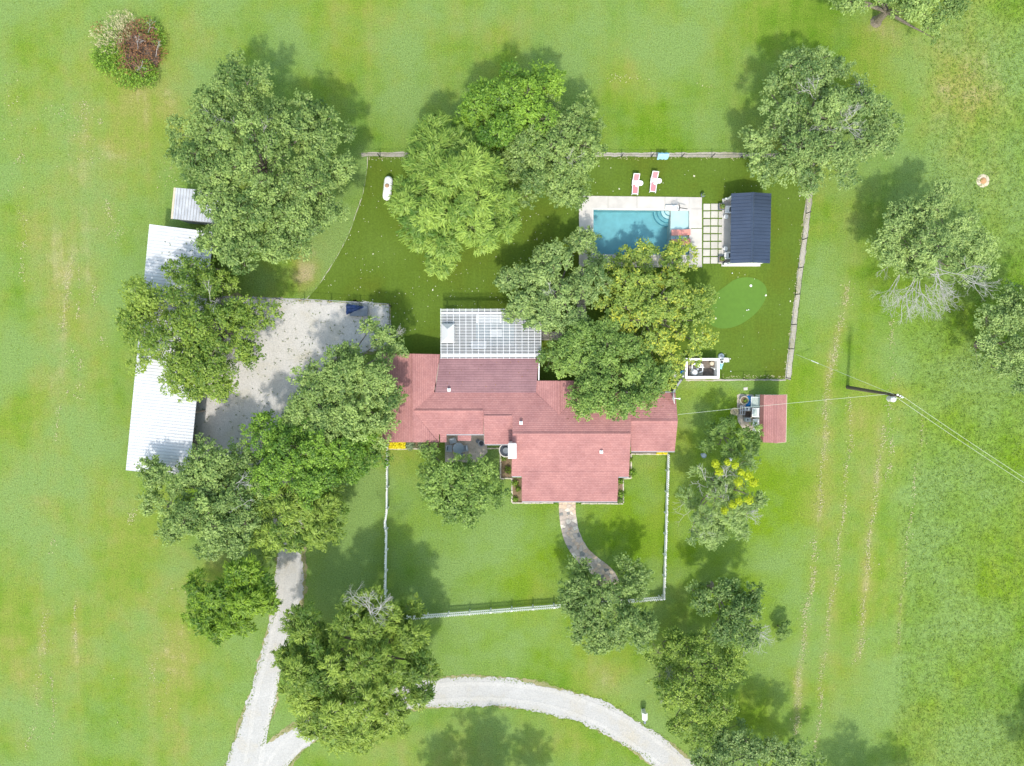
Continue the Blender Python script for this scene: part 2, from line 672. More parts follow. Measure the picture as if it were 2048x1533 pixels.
def sheet(name, loops, mat, z, kind='structure'):
    """flat sheet from an outer loop and optional hole loops (world xy)"""
    bm = bmesh.new()
    edges = []
    for lp in loops:
        vs = [bm.verts.new((p[0], p[1], z)) for p in lp]
        for i in range(len(vs)):
            edges.append(bm.edges.new((vs[i], vs[(i + 1) % len(vs)])))
    bmesh.ops.triangle_fill(bm, use_beauty=True, use_dissolve=False, edges=edges, normal=(0, 0, 1))
    me = bpy.data.meshes.new(name)
    bm.to_mesh(me)
    bm.free()
    me.materials.append(MATS[mat])
    o = bpy.data.objects.new(name, me)
    COL.objects.link(o)
    struct(o, kind)
    return o


def ragged(loop, amp, sub=3, seed=1):
    """roughen the edge of a loop of world points"""
    r = random.Random(seed)
    out = []
    n = len(loop)
    slow = 0.0
    for i in range(n):
        a, b2 = Vector(loop[i][:2]), Vector(loop[(i + 1) % n][:2])
        m = max(1, int((b2 - a).length / 0.28))
        nrm = Vector((-(b2 - a).y, (b2 - a).x))
        if nrm.length:
            nrm.normalize()
        for k in range(m):
            slow = slow * .86 + r.gauss(0, amp * .6)
            q = a.lerp(b2, k / m) + nrm * (slow + r.gauss(0, amp * .45))
            out.append((q.x, q.y))
    return out


def pip(x, y, poly):
    """points in polygon, vectorised"""
    x, y = np.asarray(x), np.asarray(y)
    ins = np.zeros(x.shape, bool)
    n = len(poly)
    for i in range(n):
        x0, y0 = poly[i][0], poly[i][1]
        x1, y1 = poly[(i + 1) % n][0], poly[(i + 1) % n][1]
        if y0 == y1:
            continue
        c = ((y0 > y) != (y1 > y)) & (x < (x1 - x0) * (y - y0) / (y1 - y0) + x0)
        ins ^= c
    return ins


def project(x, y, z=0.0):
    """world to photo pixels (numpy)"""
    dx, dy, dz = x, y, z - H
    cy = dy * CT - dz * ST
    cz = dy * ST + dz * CT
    return 1024 + FPX * dx / -cz, 766.5 - FPX * cy / -cz


def raw_mesh(name, verts, nper, mat, tint=None, parent=None):
    """many separate n-gons as one mesh, fast"""
    nv = len(verts)
    nf = nv // nper
    off = np.zeros(3)
    q = parent
    while q is not None:
        off += np.array(q.location)
        q = q.parent
    me = bpy.data.meshes.new(name)
    me.vertices.add(nv)
    me.vertices.foreach_set('co', (verts - off).astype(np.float32).ravel())
    me.loops.add(nv)
    me.loops.foreach_set('vertex_index', np.arange(nv, dtype=np.int32))
    me.polygons.add(nf)
    me.polygons.foreach_set('loop_start', np.arange(0, nv, nper, dtype=np.int32))
    me.polygons.foreach_set('loop_total', np.full(nf, nper, dtype=np.int32))
    me.update(calc_edges=True)
    if tint is not None:
        a = me.attributes.new('tint', 'FLOAT', 'FACE')
        a.data.foreach_set('value', tint.astype(np.float32))
    me.materials.append(MATS[mat])
    o = bpy.data.objects.new(name, me)
    COL.objects.link(o)
    o.parent = parent
    return o


def flakes(centers, normals, lx, ly, rng, along=None, shape='diamond'):
    """quads lying across `normals`, long axis random or along a direction"""
    n = len(centers)
    nn = normals / np.maximum(np.linalg.norm(normals, axis=1, keepdims=True), 1e-6)
    t = rng.normal(size=(n, 3)) if along is None else along + rng.normal(size=(n, 3)) * 0.35
    t -= nn * (t * nn).sum(1, keepdims=True)
    t /= np.maximum(np.linalg.norm(t, axis=1, keepdims=True), 1e-6)
    s = np.cross(nn, t)
    lx = lx[:, None] / 2
    ly = ly[:, None] / 2
    if shape == 'diamond':
        v = np.stack([centers - t * lx, centers - s * ly + t * lx * 0.15, centers + t * lx, centers + s * ly + t * lx * 0.15], 1)
    else:
        v = np.stack([centers - t * lx - s * ly, centers + t * lx - s * ly, centers + t * lx + s * ly, centers - t * lx + s * ly], 1)
    return v.reshape(-1, 3)


# ------------------------------------------------------------------ the ground
# colour of the grass itself, patch by patch: (px, py, rx, ry, amount)
DRY = [(140, 560, 90, 200, .22), (90, 250, 120, 160, .16), (60, 1000, 80, 120, .14), (230, 1150, 120, 120, .2), (110, 700, 60, 260, .14), (200, 480, 70, 160, .14), (40, 620, 40, 120, -.2), (250, 560, 40, 80, -.2), (230, 1380, 30, 160, -.22), (30, 80, 60, 60, -.2), (380, 60, 60, 50, .18), (60, 1250, 40, 90, -.15), (330, 1290, 60, 120, .14), (330, 180, 80, 60, .2),
       (300, 1010, 60, 80, .14), (60, 1400, 130, 130, .14), (420, 1350, 70, 150, .1), (950, 60, 200, 60, .26), (1250, 150, 60, 45, .28), (880, 180, 60, 60, .16),
       (1950, 120, 140, 140, .42), (1900, 230, 100, 90, .24), (1960, 370, 120, 50, .25), (1700, 420, 30, 120, .2), (1665, 620, 40, 140, .2),
       (1640, 760, 30, 160, .18), (1630, 1000, 40, 260, .26), (1750, 1000, 60, 260, .16), (1700, 1400, 60, 120, .2), (1820, 950, 25, 100, .12),
       (640, 500, 40, 60, .5), (610, 545, 25, 35, .4), (750, 930, 60, 35, .32), (820, 905, 60, 25, .25), (1290, 930, 35, 25, .4), (1360, 900, 30, 60, .3),
       (1000, 1480, 300, 60, .22), (850, 1500, 120, 50, .2), (1190, 1330, 60, 60, .3), (1230, 1380, 40, 30, .3), (1170, 1490, 100, 50, .15),
       (1780, 60, 40, 40, .3), (1930, 1510, 120, 60, .12), (460, 1110, 60, 40, .35)]
LUSH = [(1040, 1090, 240, 110, .85), (1250, 960, 60, 150, .5), (1420, 880, 110, 220, .7), (690, 1080, 90, 150, .6), (1000, 1290, 250, 60, .55),
        (1950, 950, 130, 300, .8), (1560, 800, 80, 200, .5), (1550, 1200, 80, 220, .6), (1840, 640, 90, 80, .5), (1470, 1100, 120, 120, .6),
        (1900, 1300, 140, 160, .4), (610, 50, 100, 90, .35), (1340, 220, 110, 90, .3), (230, 1420, 30, 120, .35), (280, 600, 25, 50, .4),
        (1300, 1430, 80, 60, .35), (1430, 1470, 140, 80, .5), (1950, 480, 70, 60, .3), (20, 870, 30, 90, .2)]
BARE = [(625, 520, 35, 45, .45), (600, 560, 25, 25, .35), (700, 470, 12, 60, .3), (1290, 925, 22, 18, .3), (770, 905, 25, 20, .35), (750, 960, 12, 10, .2),
        (1755, 55, 30, 14, .5), (1720, 165, 25, 22, .25), (470, 1160, 50, 30, .3), (1370, 860, 12, 30, .25), (430, 1110, 25, 25, .35), (1360, 770, 12, 10, .2),
        (1000, 1356, 150, 5, .35), (1160, 1388, 90, 6, .35), (1720, 110, 14, 12, .3)]


for row_, amt in (([(1692, 570), (1684, 640), (1670, 700), (1655, 760), (1650, 880), (1640, 990), (1630, 1110), (1622, 1180), (1610, 1240), (1600, 1330), (1596, 1400), (1590, 1470)], .26),
                  ([(1702, 800), (1698, 890), (1690, 980), (1680, 1080), (1668, 1170), (1656, 1250), (1645, 1340), (1638, 1440), (1632, 1500)], .2),
                  ([(1766, 850), (1758, 930), (1752, 980), (1742, 1060), (1734, 1130), (1730, 1180), (1726, 1260), (1718, 1300), (1710, 1330)], .2),
                  ([(1846, 830), (1836, 920), (1822, 1020), (1815, 1090), (1805, 1180), (1800, 1240), (1790, 1320), (1785, 1420)], .18), ([(1620, 1240), (1600, 1330), (1590, 1450)], .2),
                  ([(150, 500), (135, 560), (130, 620), (130, 680), (125, 760)], .16), ([(160, 1190), (150, 1260), (146, 1330)], .12), ([(95, 1220), (86, 1260), (84, 1310), (75, 1400), (62, 1480)], .14)):
    for (xa_, ya_), (xb_, yb_) in zip(row_[:-1], row_[1:]):
        for k_ in range(3):
            u_ = k_ / 3
            DRY.append((xa_ + (xb_ - xa_) * u_, ya_ + (yb_ - ya_) * u_, 9, 22, amt))


def gsum(px, py, lst):
    o = np.zeros_like(px)
    for x, y, rx, ry, a in lst:
        o += a * np.exp(-((px - x) / rx) ** 2 - ((py - y) / ry) ** 2)
    return o


POOL = [(1187, 419), (1379, 421), (1378, 511), (1186, 509)]        # inner edge of the coping
pool_w = pxpoly(POOL)
px0, px1 = min(p[0] for p in pool_w) - 0.1, max(p[0] for p in pool_w) + 0.1
py0, py1 = min(p[1] for p in pool_w) - 0.1, max(p[1] for p in pool_w) + 0.1


def lawn():
    fine_x = np.arange(-66, 66.01, 0.5)
    fine_y = np.arange(-54, 48.01, 0.5)
    far = np.array([70, 78, 90, 110, 150, 220, 350, 600, 1000], float)
    xs = np.concatenate([-far[::-1], fine_x, far])
    ys = np.concatenate([-far[::-1], fine_y, far])
    X, Y = np.meshgrid(xs, ys)
    nx, ny = len(xs), len(ys)
    verts = np.stack([X.ravel(), Y.ravel(), np.zeros(X.size)], 1)
    faces = []
    for j in range(ny - 1):
        for i in range(nx - 1):
            if xs[i + 1] > px0 and xs[i] < px1 and ys[j + 1] > py0 and ys[j] < py1:
                continue          # the pool is dug here
            a = j * nx + i
            faces.append((a, a + 1, a + nx + 1, a + nx))
    me = bpy.data.meshes.new('lawn')
    me.from_pydata(verts.tolist(), [], faces)
    qx, qy = project(np.clip(verts[:, 0], -66, 66), np.clip(verts[:, 1], -54, 48))
    base = 0.28 + 0.17 * (1 / (1 + np.exp((qx - 400) / 70))) + 0.07 * (1 / (1 + np.exp((qy - 330) / 70))) - 0.05 * (1 / (1 + np.exp(-(qx - 1820) / 40)))
    for nm, val in (('dry', base + gsum(qx, qy, DRY)), ('lush', np.clip(gsum(qx, qy, LUSH), 0, 1)), ('bare', gsum(qx, qy, BARE)),
                    ('meadow', np.clip(1 / (1 + np.exp(-(qx - 1830 + (qy - 700) * 0.06) / 30)), 0, 1))):
        a = me.attributes.new(nm, 'FLOAT', 'POINT')
        a.data.foreach_set('value', val.astype(np.float32))
    me.materials.append(MATS['lawn_grass'])
    o = bpy.data.objects.new('lawn', me)
    COL.objects.link(o)
    struct(o, label='mown green and yellow lawn around the house and yard')


lawn()

# artificial turf inside the fenced yard
west = spline([(736, 314), (734, 345), (727, 385), (716, 420), (703, 458), (687, 492), (664, 532), (640, 568), (614, 599)], 4)
TURF = west + [(700, 603), (781, 608), (784, 720), (820, 720), (1160, 800), (1335, 795), (1357, 758), (1440, 757), (1572, 757), (1580, 690), (1596, 545), (1606, 470), (1616, 385), (1622, 316), (1180, 315)]
turf_w = pxpoly(TURF)
hole = [(px0 + .1, py0 + .1), (px1 - .1, py0 + .1), (px1 - .1, py1 - .1), (px0 + .1, py1 - .1)]
sheet('artificial_turf', [turf_w, hole], 'artificial_turf', 0.02)

# pale worn line along the turf's curved edge, soil strips under the fences
rim = [tuple(P(x - 1.6, y)) for x, y in west] + [tuple(P(x + 1, y)) for x, y in west[::-1]]
sheet('turf_edge', [ragged(rim, 0.05, seed=4)], 'strip_soil', 0.014)


def strip(name, pts, w, mat, z=0.012, seed=3):
    a = [P(x, y) for x, y in pts]
    l_, r_ = [], []
    for i, p in enumerate(a):
        d = (a[min(i + 1, len(a) - 1)] - a[max(i - 1, 0)]).normalized()
        nrm = Vector((-d.y, d.x, 0))
        l_.append(tuple(p + nrm * w[0]))
        r_.append(tuple(p - nrm * w[1]))
    return sheet(name, [ragged(l_ + r_[::-1], 0.04, seed=seed)], mat, z)


strip('fence_strip', [(722, 314), (1000, 314), (1320, 314), (1622, 315)], (0.46, 0.04), 'strip_soil', 0.03, 5)
strip('fence_strip', [(1622, 317), (1616, 385), (1606, 470), (1596, 545), (1580, 690), (1572, 758)], (0.5, 0.05), 'strip_soil', 0.032, 6)
strip('fence_strip', [(1372, 759), (1440, 759), (1572, 759)], (0.02, 0.14), 'strip_soil', 0.03, 7)

# putting green
PG = spline([(1420, 596), (1449, 574), (1471, 559), (1494, 555), (1514, 559), (1529, 570), (1534, 586), (1528, 604), (1514, 624), (1494, 641), (1474, 652), (1454, 657), (1434, 656), (1417, 645), (1410, 620)], 6, True)
sheet('putting_green', [pxpoly(PG)], 'putting_turf', 0.035)

# gravel lot and drive
LOT = [(405, 602), (455, 594), (600, 600), (778, 609), (781, 690), (745, 703), (700, 706), (655, 728), (628, 765), (600, 800), (580, 850), (586, 930), (598, 1010), (606, 1090), (608, 1180),
       (600, 1220), (572, 1280), (560, 1330), (553, 1395), (541, 1440), (524, 1492), (560, 1470), (610, 1438), (660, 1412), (720, 1388), (800, 1368), (880, 1357), (960, 1355), (1060, 1363), (1130, 1379), (1200, 1402),
       (1262, 1437), (1330, 1480), (1395, 1530), (1440, 1580), (1330, 1580), (1309, 1533), (1260, 1497), (1200, 1462), (1130, 1433), (1060, 1418), (980, 1411), (880, 1414), (790, 1424), (720, 1442), (640, 1478), (590, 1512), (560, 1540), (530, 1590), (420, 1590),
       (452, 1533), (478, 1450), (500, 1385), (524, 1310), (540, 1240), (550, 1180), (554, 1110), (545, 1030), (520, 960), (470, 930), (390, 960), (378, 940), (392, 800)]
def grow(loop, d):
    n = len(loop)
    ar = sum(loop[i][0] * loop[(i + 1) % n][1] - loop[(i + 1) % n][0] * loop[i][1] for i in range(n))
    sg = 1 if ar > 0 else -1
    out = []
    for i in range(n):
        t_ = Vector(loop[(i + 1) % n][:2]) - Vector(loop[i - 1][:2])
        t_.normalize()
        out.append((loop[i][0] + sg * t_.y * d, loop[i][1] - sg * t_.x * d))
    return out


sheet('drive_margin', [ragged(grow(pxpoly(LOT), .16), .13, seed=18)], 'margin_soil', 0.013)
drive = sheet('gravel_drive', [ragged(pxpoly(LOT), 0.11, seed=8)], 'white_gravel', 0.02)
LOTP = [(420, 606), (455, 597), (600, 603), (776, 612), (779, 690), (745, 701), (700, 702), (650, 725), (620, 765), (590, 800), (560, 850), (540, 900), (440, 925), (392, 935), (400, 800)]
sheet('gravel_lot', [ragged(pxpoly(LOTP), 0.12, seed=9)], 'lot_gravel', 0.026)

CL = [(505, 1533), (520, 1440), (540, 1350), (560, 1270), (578, 1190), (580, 1100), (568, 1010), (555, 930)]
CL2 = [(545, 1540), (585, 1490), (650, 1445), (720, 1415), (800, 1396), (880, 1386), (970, 1383), (1060, 1390), (1130, 1406), (1200, 1432), (1262, 1467), (1320, 1507), (1370, 1550)]
for cl_, sd in ((CL, 41), (CL2, 42)):
    cs = spline(cl_, 6)
    for off in (-.85, .85):
        pts_ = []
        for i_, c_ in enumerate(cs):
            d_ = Vector(cs[min(i_ + 1, len(cs) - 1)]) - Vector(cs[max(i_ - 1, 0)])
            d_.normalize()
            pts_.append((c_[0] - d_.y * off * 18.2, c_[1] + d_.x * off * 18.2))
        strip('wheel_track', pts_, (.24, .24), 'track_gravel', 0.03, sd + int(off * 10))

# ------------------------------------------------------------------ pool, deck and pavers
Zd = 0.08
deck = bpy.data.objects.new('pool_deck', None)
deck.location = P(1280, 460)
struct(deck, label='pale concrete deck around the swimming pool')
COL.objects.link(deck)


def deck_slab(pts, name='slab', mat='concrete', z=Zd, par=deck):
    c = [P(x, y, z) for x, y in pts]
    m = sum(c, Vector()) / len(c)
    c = [p + (m - p).normalized() * 0.012 for p in c]
    return MB().prism([tuple(p) for p in c], -0.05, z).build(name, mat, par)


xs_ = [1158, 1216, 1274, 1330, 1378, 1404]
for a, b2 in zip(xs_[:-1], xs_[1:]):
    deck_slab([(a, 392 + (a - 1158) * .012), (b2, 392 + (b2 - 1158) * .012), (b2, 416 + (b2 - 1158) * .012), (a, 416 + (a - 1158) * .012)])
ys_ = [416, 456, 496, 534]
for a, b2 in zip(ys_[:-1], ys_[1:]):
    deck_slab([(1158, a), (1184, a), (1184, b2), (1158, b2)])
    deck_slab([(1382, a + 2), (1404, a + 2), (1404, b2 + 1), (1382, b2 + 1)])
for a, b2 in zip([1184, 1234, 1284, 1333], [1234, 1284, 1333, 1382]):
    deck_slab([(a, 513), (b2, 513), (b2, 535), (a, 535)])
cop = MB()
for q in ([(1184, 416), (1382, 418), (1382, 421.5), (1184, 419.5)], [(1184, 509), (1382, 510.5), (1382, 513), (1184, 513)],
          [(1184, 419.5), (1187, 419.5), (1186.5, 509), (1184, 509)], [(1378.5, 421.5), (1382, 421.5), (1382, 510.5), (1378.5, 510.5)]):
    cop.prism(pxpoly(q, Zd + .02), -0.3, Zd + .02)

pool = thing('swimming_pool', 'rectangular turquoise swimming pool with corner steps and pale shallow ledge', 'pool', P(1280, 465, -1.5))
cop.build('coping', 'coping', pool)
x0, x1 = pool_w[0][0], pool_w[1][0]
yT, yB = (pool_w[0][1] + pool_w[1][1]) / 2, (pool_w[2][1] + pool_w[3][1]) / 2
xl = P(1342, 460).x
g = 0.3
bas = MB()
bas.box(((x0 + x1) / 2, (yT + yB) / 2, -1.58), (x1 - x0 + 2 * g, yT - yB + 2 * g, 0.16))
bas.box((x0 - g / 2, (yT + yB) / 2, -0.78), (g, yT - yB + 2 * g, 1.44))
bas.box((x1 + g / 2, (yT + yB) / 2, -0.78), (g, yT - yB + 2 * g, 1.44))
bas.box(((x0 + x1) / 2, yT + g / 2, -0.775), (x1 - x0, g, 1.44))
bas.box(((x0 + x1) / 2, yB - g / 2, -0.775), (x1 - x0, g, 1.44))
bas.build('basin', 'plaster', pool)
led = MB().box(((xl + x1) / 2, (yT + yB) / 2, -0.89), (x1 - xl, yT - yB, 1.22))
led.build('ledge', 'plaster_pale', pool)
MB().box((xl - 0.05, (yT + yB) / 2, -0.82), (0.10, yT - yB, 1.36)).build('ledge_wall', 'coping', pool)
for k, r in enumerate((0.55, 0.9, 1.25, 1.6)):
    ztop = -0.38 - k * 0.26
    st = MB()
    n = 14
    arc = [(xl - 0.1 - r * math.cos(t), yT - r * math.sin(t)) for t in [math.pi / 2 * i / n for i in range(n + 1)]]
    st.prism([(xl - 0.1, yT)] + arc, -1.5, ztop)
    s = st.build('step', 'plaster_pale' if k < 2 else 'plaster', pool)
    ed = MB()
    for a, b2 in zip(arc[:-1], arc[1:]):
        ed.tube((a[0], a[1], ztop), (b2[0], b2[1], ztop), 0.045, n=5)
    ed.build('nosing', 'step_tile', s)
wt = MB()
wt.add([(x0, yB, -0.14), (x1, yB, -0.14), (x1, yT, -0.14), (x0, yT, -0.14)], [(0, 1, 2, 3)])
wt.build('water', 'pool_water', pool)

# in-water loungers on the ledge
def ledge_lounger(py, lab):
    a, b2 = P(1344, py, 0.1), P(1380, py, 0.1)
    n = 14
    Ln = b2.x - a.x
    prof = []
    for i in range(n + 1):
        t = i / n
        z = -0.16 + 0.16 * math.exp(-((t - 0.33) / 0.14) ** 2) + 0.42 * max(0, (t - 0.6) / 0.4) ** 1.4
        prof.append((a.x + Ln * t, z))
    m = MB()
    w = L(11.5)
    vs, fs = [], []
    for (x, z) in prof:
        vs += [(x, a.y - w / 2, z + 0.06), (x, a.y + w / 2, z + 0.06), (x, a.y + w / 2, z - 0.08), (x, a.y - w / 2, z - 0.08)]
    for i in range(n):
        for k in range(4):
            fs.append((i * 4 + k, i * 4 + (k + 1) % 4, i * 4 + 4 + (k + 1) % 4, i * 4 + 4 + k))
    fs += [(3, 2, 1, 0), (n * 4, n * 4 + 1, n * 4 + 2, n * 4 + 3)]
    m.add(vs, fs)
    t = thing('pool_lounger', lab, 'lounger', (a.x + Ln / 2, a.y, -0.28), 'coral loungers on the pool ledge')
    m.build('shell', 'coral', t, smooth=False)
    MB().box((a.x + Ln * .5, a.y, -0.235), (Ln * .8, w * .8, 0.07)).build('foot', 'coral', t)


ledge_lounger(465, 'coral wavy lounger on the shallow ledge, farther from the yellow tree')
ledge_lounger(484, 'coral wavy lounger on the shallow ledge, nearer the yellow tree')

# poolside stand with a white ring
t = thing('pool_hoop', 'white poolside hoop stand with dark arm at the pool corner', 'hoop', P(1352, 417, Zd + .02))
MB().box(P(1343, 415.5, 0.22), (L(24), L(8), 0.28)).build('base', 'white_plastic', t)
c = P(1357, 416, 1.2)
hp = MB()
for k in range(16):
    a, b2 = 2 * math.pi * k / 16, 2 * math.pi * (k + 1) / 16
    hp.tube((c.x - .25 + .26 * math.cos(a), c.y + .26 * math.sin(a), 1.2), (c.x - .25 + .26 * math.cos(b2), c.y + .26 * math.sin(b2), 1.2), 0.03, n=5)
    hp.tube((c.x - .25 + .26 * math.cos(a), c.y + .26 * math.sin(a), 1.2), (c.x - .25 + .14 * math.cos(a + .3), c.y + .14 * math.sin(a + .3), .75), 0.02, n=4)
hp.build('ring', 'white_plastic', t)
ar = MB()
ar.tube((c.x + .12, c.y, .2), (c.x + .12, c.y, 1.3), 0.05)
ar.tube((c.x + .12, c.y, 1.25), (c.x + 1.0, c.y - .1, 1.05), 0.045)
ar.tube((c.x + .12, c.y, 1.25), (c.x + .02, c.y + .42, 1.25), 0.045)
ar.tube((c.x + .12, c.y, 1.25), (c.x + .02, c.y - .36, 1.25), 0.045)
ar.build('arm', 'dark_metal', t)

# square stepping pavers
pav = bpy.data.objects.new('paver_patio', None)
pav.location = P(1428, 465)
struct(pav, label='grid of square pale pavers set in turf before the cabana')
COL.objects.link(pav)
pw, ph_ = L(13.3), L(12.5)
pm = MB().box((0, 0, 0.035), (pw, ph_, 0.07)).mesh('paver', 'paver_concrete')
bm = bmesh.new()
bm.from_mesh(pm)
bmesh.ops.bevel(bm, geom=bm.edges[:], offset=0.012, segments=1, affect='EDGES')
bm.to_mesh(pm)
bm.free()
for i in range(8):
    for j in range(3):
        q = P(1413.9 + 15.2 * j - i * .1, 414.2 + 15.28 * i, 0.07)
        place(pm, 'paver', pav, (q.x + rnd.uniform(-.012, .012), q.y + rnd.uniform(-.012, .012), 0.0), rnd.uniform(-.012, .012))

# walkways from the deck to the covered patio
wk = bpy.data.objects.new('walkway', None)
wk.location = P(1162, 580)
struct(wk, label='narrow concrete walkway from the pool deck under the trees')
COL.objects.link(wk)
for k in range(6):
    y = 537 + k * 18
    deck_slab([(1153.5, y), (1172.5, y), (1172.5, y + 17.6), (1153.5, y + 17.6)], 'slab', 'walk_concrete', 0.06, wk)
wk2 = bpy.data.objects.new('walkway', None)
wk2.location = P(1110, 672)
struct(wk2, label='short concrete walkway beside the white pergola')
COL.objects.link(wk2)
for k in range(5):
    x = 1082 + k * 18
    deck_slab([(x, 663.5), (x + 17.6, 663.5), (x + 17.6, 681), (x, 681)], 'slab', 'walk_concrete', 0.06, wk2)
deck_slab([(1172.5, 645), (1153.5, 645), (1153.5, 663), (1172.5, 663)], 'slab', 'walk_concrete', 0.06, wk2)

# ------------------------------------------------------------------ cabana
def cabana():
    ev, rg = 2.6, 3.15
    A, B, C_, D = P(1463, 387, ev), P(1541, 390, ev), P(1539, 527, ev), P(1461.5, 526, ev)
    x0, x1 = (A.x + D.x) / 2, (B.x + C_.x) / 2
    y1, y0 = (A.y + B.y) / 2, (C_.y + D.y) / 2
    xr = (x0 + x1) / 2
    t = thing('pool_cabana', 'open white cabana with dark blue standing seam metal roof beside the pavers', 'cabana', ((x0 + x1) / 2, (y0 + y1) / 2, 0))
    MB().box(((x0 + x1) / 2 - .12, (y0 + y1) / 2, 0.06), (x1 - x0 + .15, y1 - y0 + .1, 0.12)).build('floor', 'concrete', t)
    w = MB()
    w.box((x1 - .35, (y0 + y1) / 2, 1.36), (.14, y1 - y0 - .5, 2.48)).build('rear_wall', 'white_paint', t)
    for yy in (y0 + .12, y1 - .12):
        w = MB()
        vs = [(x0 + .3, yy - .07, .12), (x1 - .44, yy - .07, .12), (x1 - .44, yy - .07, ev - .02), (xr, yy - .07, rg - .12), (x0 + .3, yy - .07, ev + .1)]
        vs += [(a, b2 + .14, c) for a, b2, c in vs]
        w.add(vs, [(0, 1, 2, 3, 4), (9, 8, 7, 6, 5), (0, 5, 6, 1), (1, 6, 7, 2), (2, 7, 8, 3), (3, 8, 9, 4), (4, 9, 5, 0)])
        w.build('side_wall', 'white_paint', t)
        MB().box((x0 + .02, yy, .5), (.28, .18, .9)).build('low_wall', 'white_paint', t)
        MB().box((x0 + .2, yy, 1.36), (.18, .18, 2.48)).build('post', 'white_paint', t)
    MB().box((x0 + .2, (y0 + y1) / 2, 2.5), (.16, y1 - y0 - .5, .2)).build('beam', 'white_paint', t)
    rf = MB().slab([(x0, y0, ev), (xr, y0, rg), (xr, y1, rg), (x0, y1, ev)], .08).slab([(xr, y0, rg), (x1, y0, ev), (x1, y1, ev), (xr, y1, rg)], .08).build('roof', 'blue_roof', t)
    n = 20
    dy = (y1 - y0 + .06) / n
    for sgn, xe in ((-1, x0 - .05), (1, x1 + .05)):
        zl = ev - .05 * (rg - ev) / (xr - x0)
        m = MB()
        m.slab([(xe - xr, -dy / 2, zl - rg), (-.02 * -sgn, -dy / 2, 0), (-.02 * -sgn, dy / 2, 0), (xe - xr, dy / 2, zl - rg)], .03)
        # the raised seam on one edge
        m.slab([(xe - xr, dy / 2 - .07, zl - rg + .08), (.02 * sgn, dy / 2 - .07, .08), (.02 * sgn, dy / 2 - .005, .08), (xe - xr, dy / 2 - .005, zl - rg + .08)], .08)
        me = m.mesh('roof_panel', 'blue_roof')
        for k in range(n):
            place(me, 'roof_panel', rf, (xr, y0 - .03 + dy * (k + .5), rg + .045))
    rc = MB()
    rc.slab([(xr - .16, y0 - .04, rg + .04), (xr, y0 - .04, rg + .13), (xr, y1 + .04, rg + .13), (xr - .16, y1 + .04, rg + .04)], .03)
    rc.slab([(xr + .16, y0 - .04, rg + .04), (xr, y0 - .04, rg + .13), (xr, y1 + .04, rg + .13), (xr + .16, y1 + .04, rg + .04)], .03)
    rc.build('ridge_cap', 'blue_roof', rf)
    return x0, x1, y0, y1


cx0, cx1, cy0, cy1 = cabana()


def armchair(c, rz, lab, body='white_plastic', cushion='charcoal', group=None, s=1.0, z=0.0):
    t = thing('armchair', lab, 'chair', (c[0], c[1], z), group)
    t.rotation_euler = (0, 0, rz)
    t.scale = (s, s, s)

    def part(name, mat, *boxes):
        m = MB()
        for b_ in boxes:
            m.box(*b_)
        o = bpy.data.objects.new(name, m.mesh(name, mat))
        COL.objects.link(o)
        o.parent = t
    part('seat', body, ((0, 0, .36), (.62, .62, .1)))
    part('backrest', body, ((0, .32, .6), (.7, .1, .6)))
    part('armrest', body, ((-.34, 0, .5), (.1, .66, .1)), ((-.34, 0, .44), (.05, .5, .12)))
    part('armrest', body, ((.34, 0, .5), (.1, .66, .1)), ((.34, 0, .44), (.05, .5, .12)))
    for x in (-.3, .3):
        for y in (-.28, .28):
            part('leg', body, ((x, y, .16), (.06, .06, .32)))
    part('cushion', cushion, ((0, .22, .52), (.42, .14, .34)))


def side_table(c, r, h, lab, mat='white_plastic', group=None, z=0.0):
    t = thing('side_table', lab, 'table', (c[0], c[1], z), group)
    MB().lathe([(r, h - .04), (r * 1.02, h - .02), (r, h)], (c[0], c[1], z), 20).build('table_top', mat, t)
    MB().tube((c[0], c[1], z + .02), (c[0], c[1], z + h - .04), .04).build('stem', mat, t)
    MB().lathe([(r * .6, 0), (r * .55, .02), (.04, .05)], (c[0], c[1], z), 16).build('base', mat, t)


armchair((cx0 + .3, cy1 - 1.2), math.radians(180 + 90), 'white armchair with dark cushion at the cabana end nearer the lawn loungers', z=.12)
armchair((cx0 + .3, cy0 + 1.05), math.radians(180 + 90), 'white armchair with dark cushion at the cabana end nearer the putting green', z=.12)
side_table((cx0 + .1, cy1 - 1.95), .24, .45, 'small round white table by the armchair at the far cabana end', z=.12)
side_table((cx0 + .1, cy0 + 1.8), .24, .45, 'small round white table by the armchair at the near cabana end', z=.12)


def planter(px, py, lab, sq=True, r=.33, col='slate', leaf='leaf_grey'):
    c = P(px, py)
    t = thing('planter', lab, 'planter', c)
    if sq:
        MB().box((c.x, c.y, .25), (r * 2, r * 2, .5)).build('pot', col, t)
        MB().box((c.x, c.y, .505), (r * 1.7, r * 1.7, .02)).build('soil', 'bed_soil', t)
    else:
        MB().lathe([(r * .7, 0), (r, .4), (r * 1.08, .45), (r * .9, .45)], c, 18).build('pot', col, t)
    n = 160
    d = nrng.normal(size=(n, 3))
    d /= np.linalg.norm(d, axis=1, keepdims=True)
    d[:, 2] = np.abs(d[:, 2])
    cen = np.array([c.x, c.y, .55]) + d * np.array([r * .85, r * .85, r * 1.1]) * nrng.uniform(.5, 1, (n, 1))
    raw_mesh('foliage', flakes(cen, d + nrng.normal(size=(n, 3)) * .5, nrng.uniform(.1, .2, n), nrng.uniform(.05, .1, n), nrng), 4, leaf, nrng.uniform(0, 1, n), t)


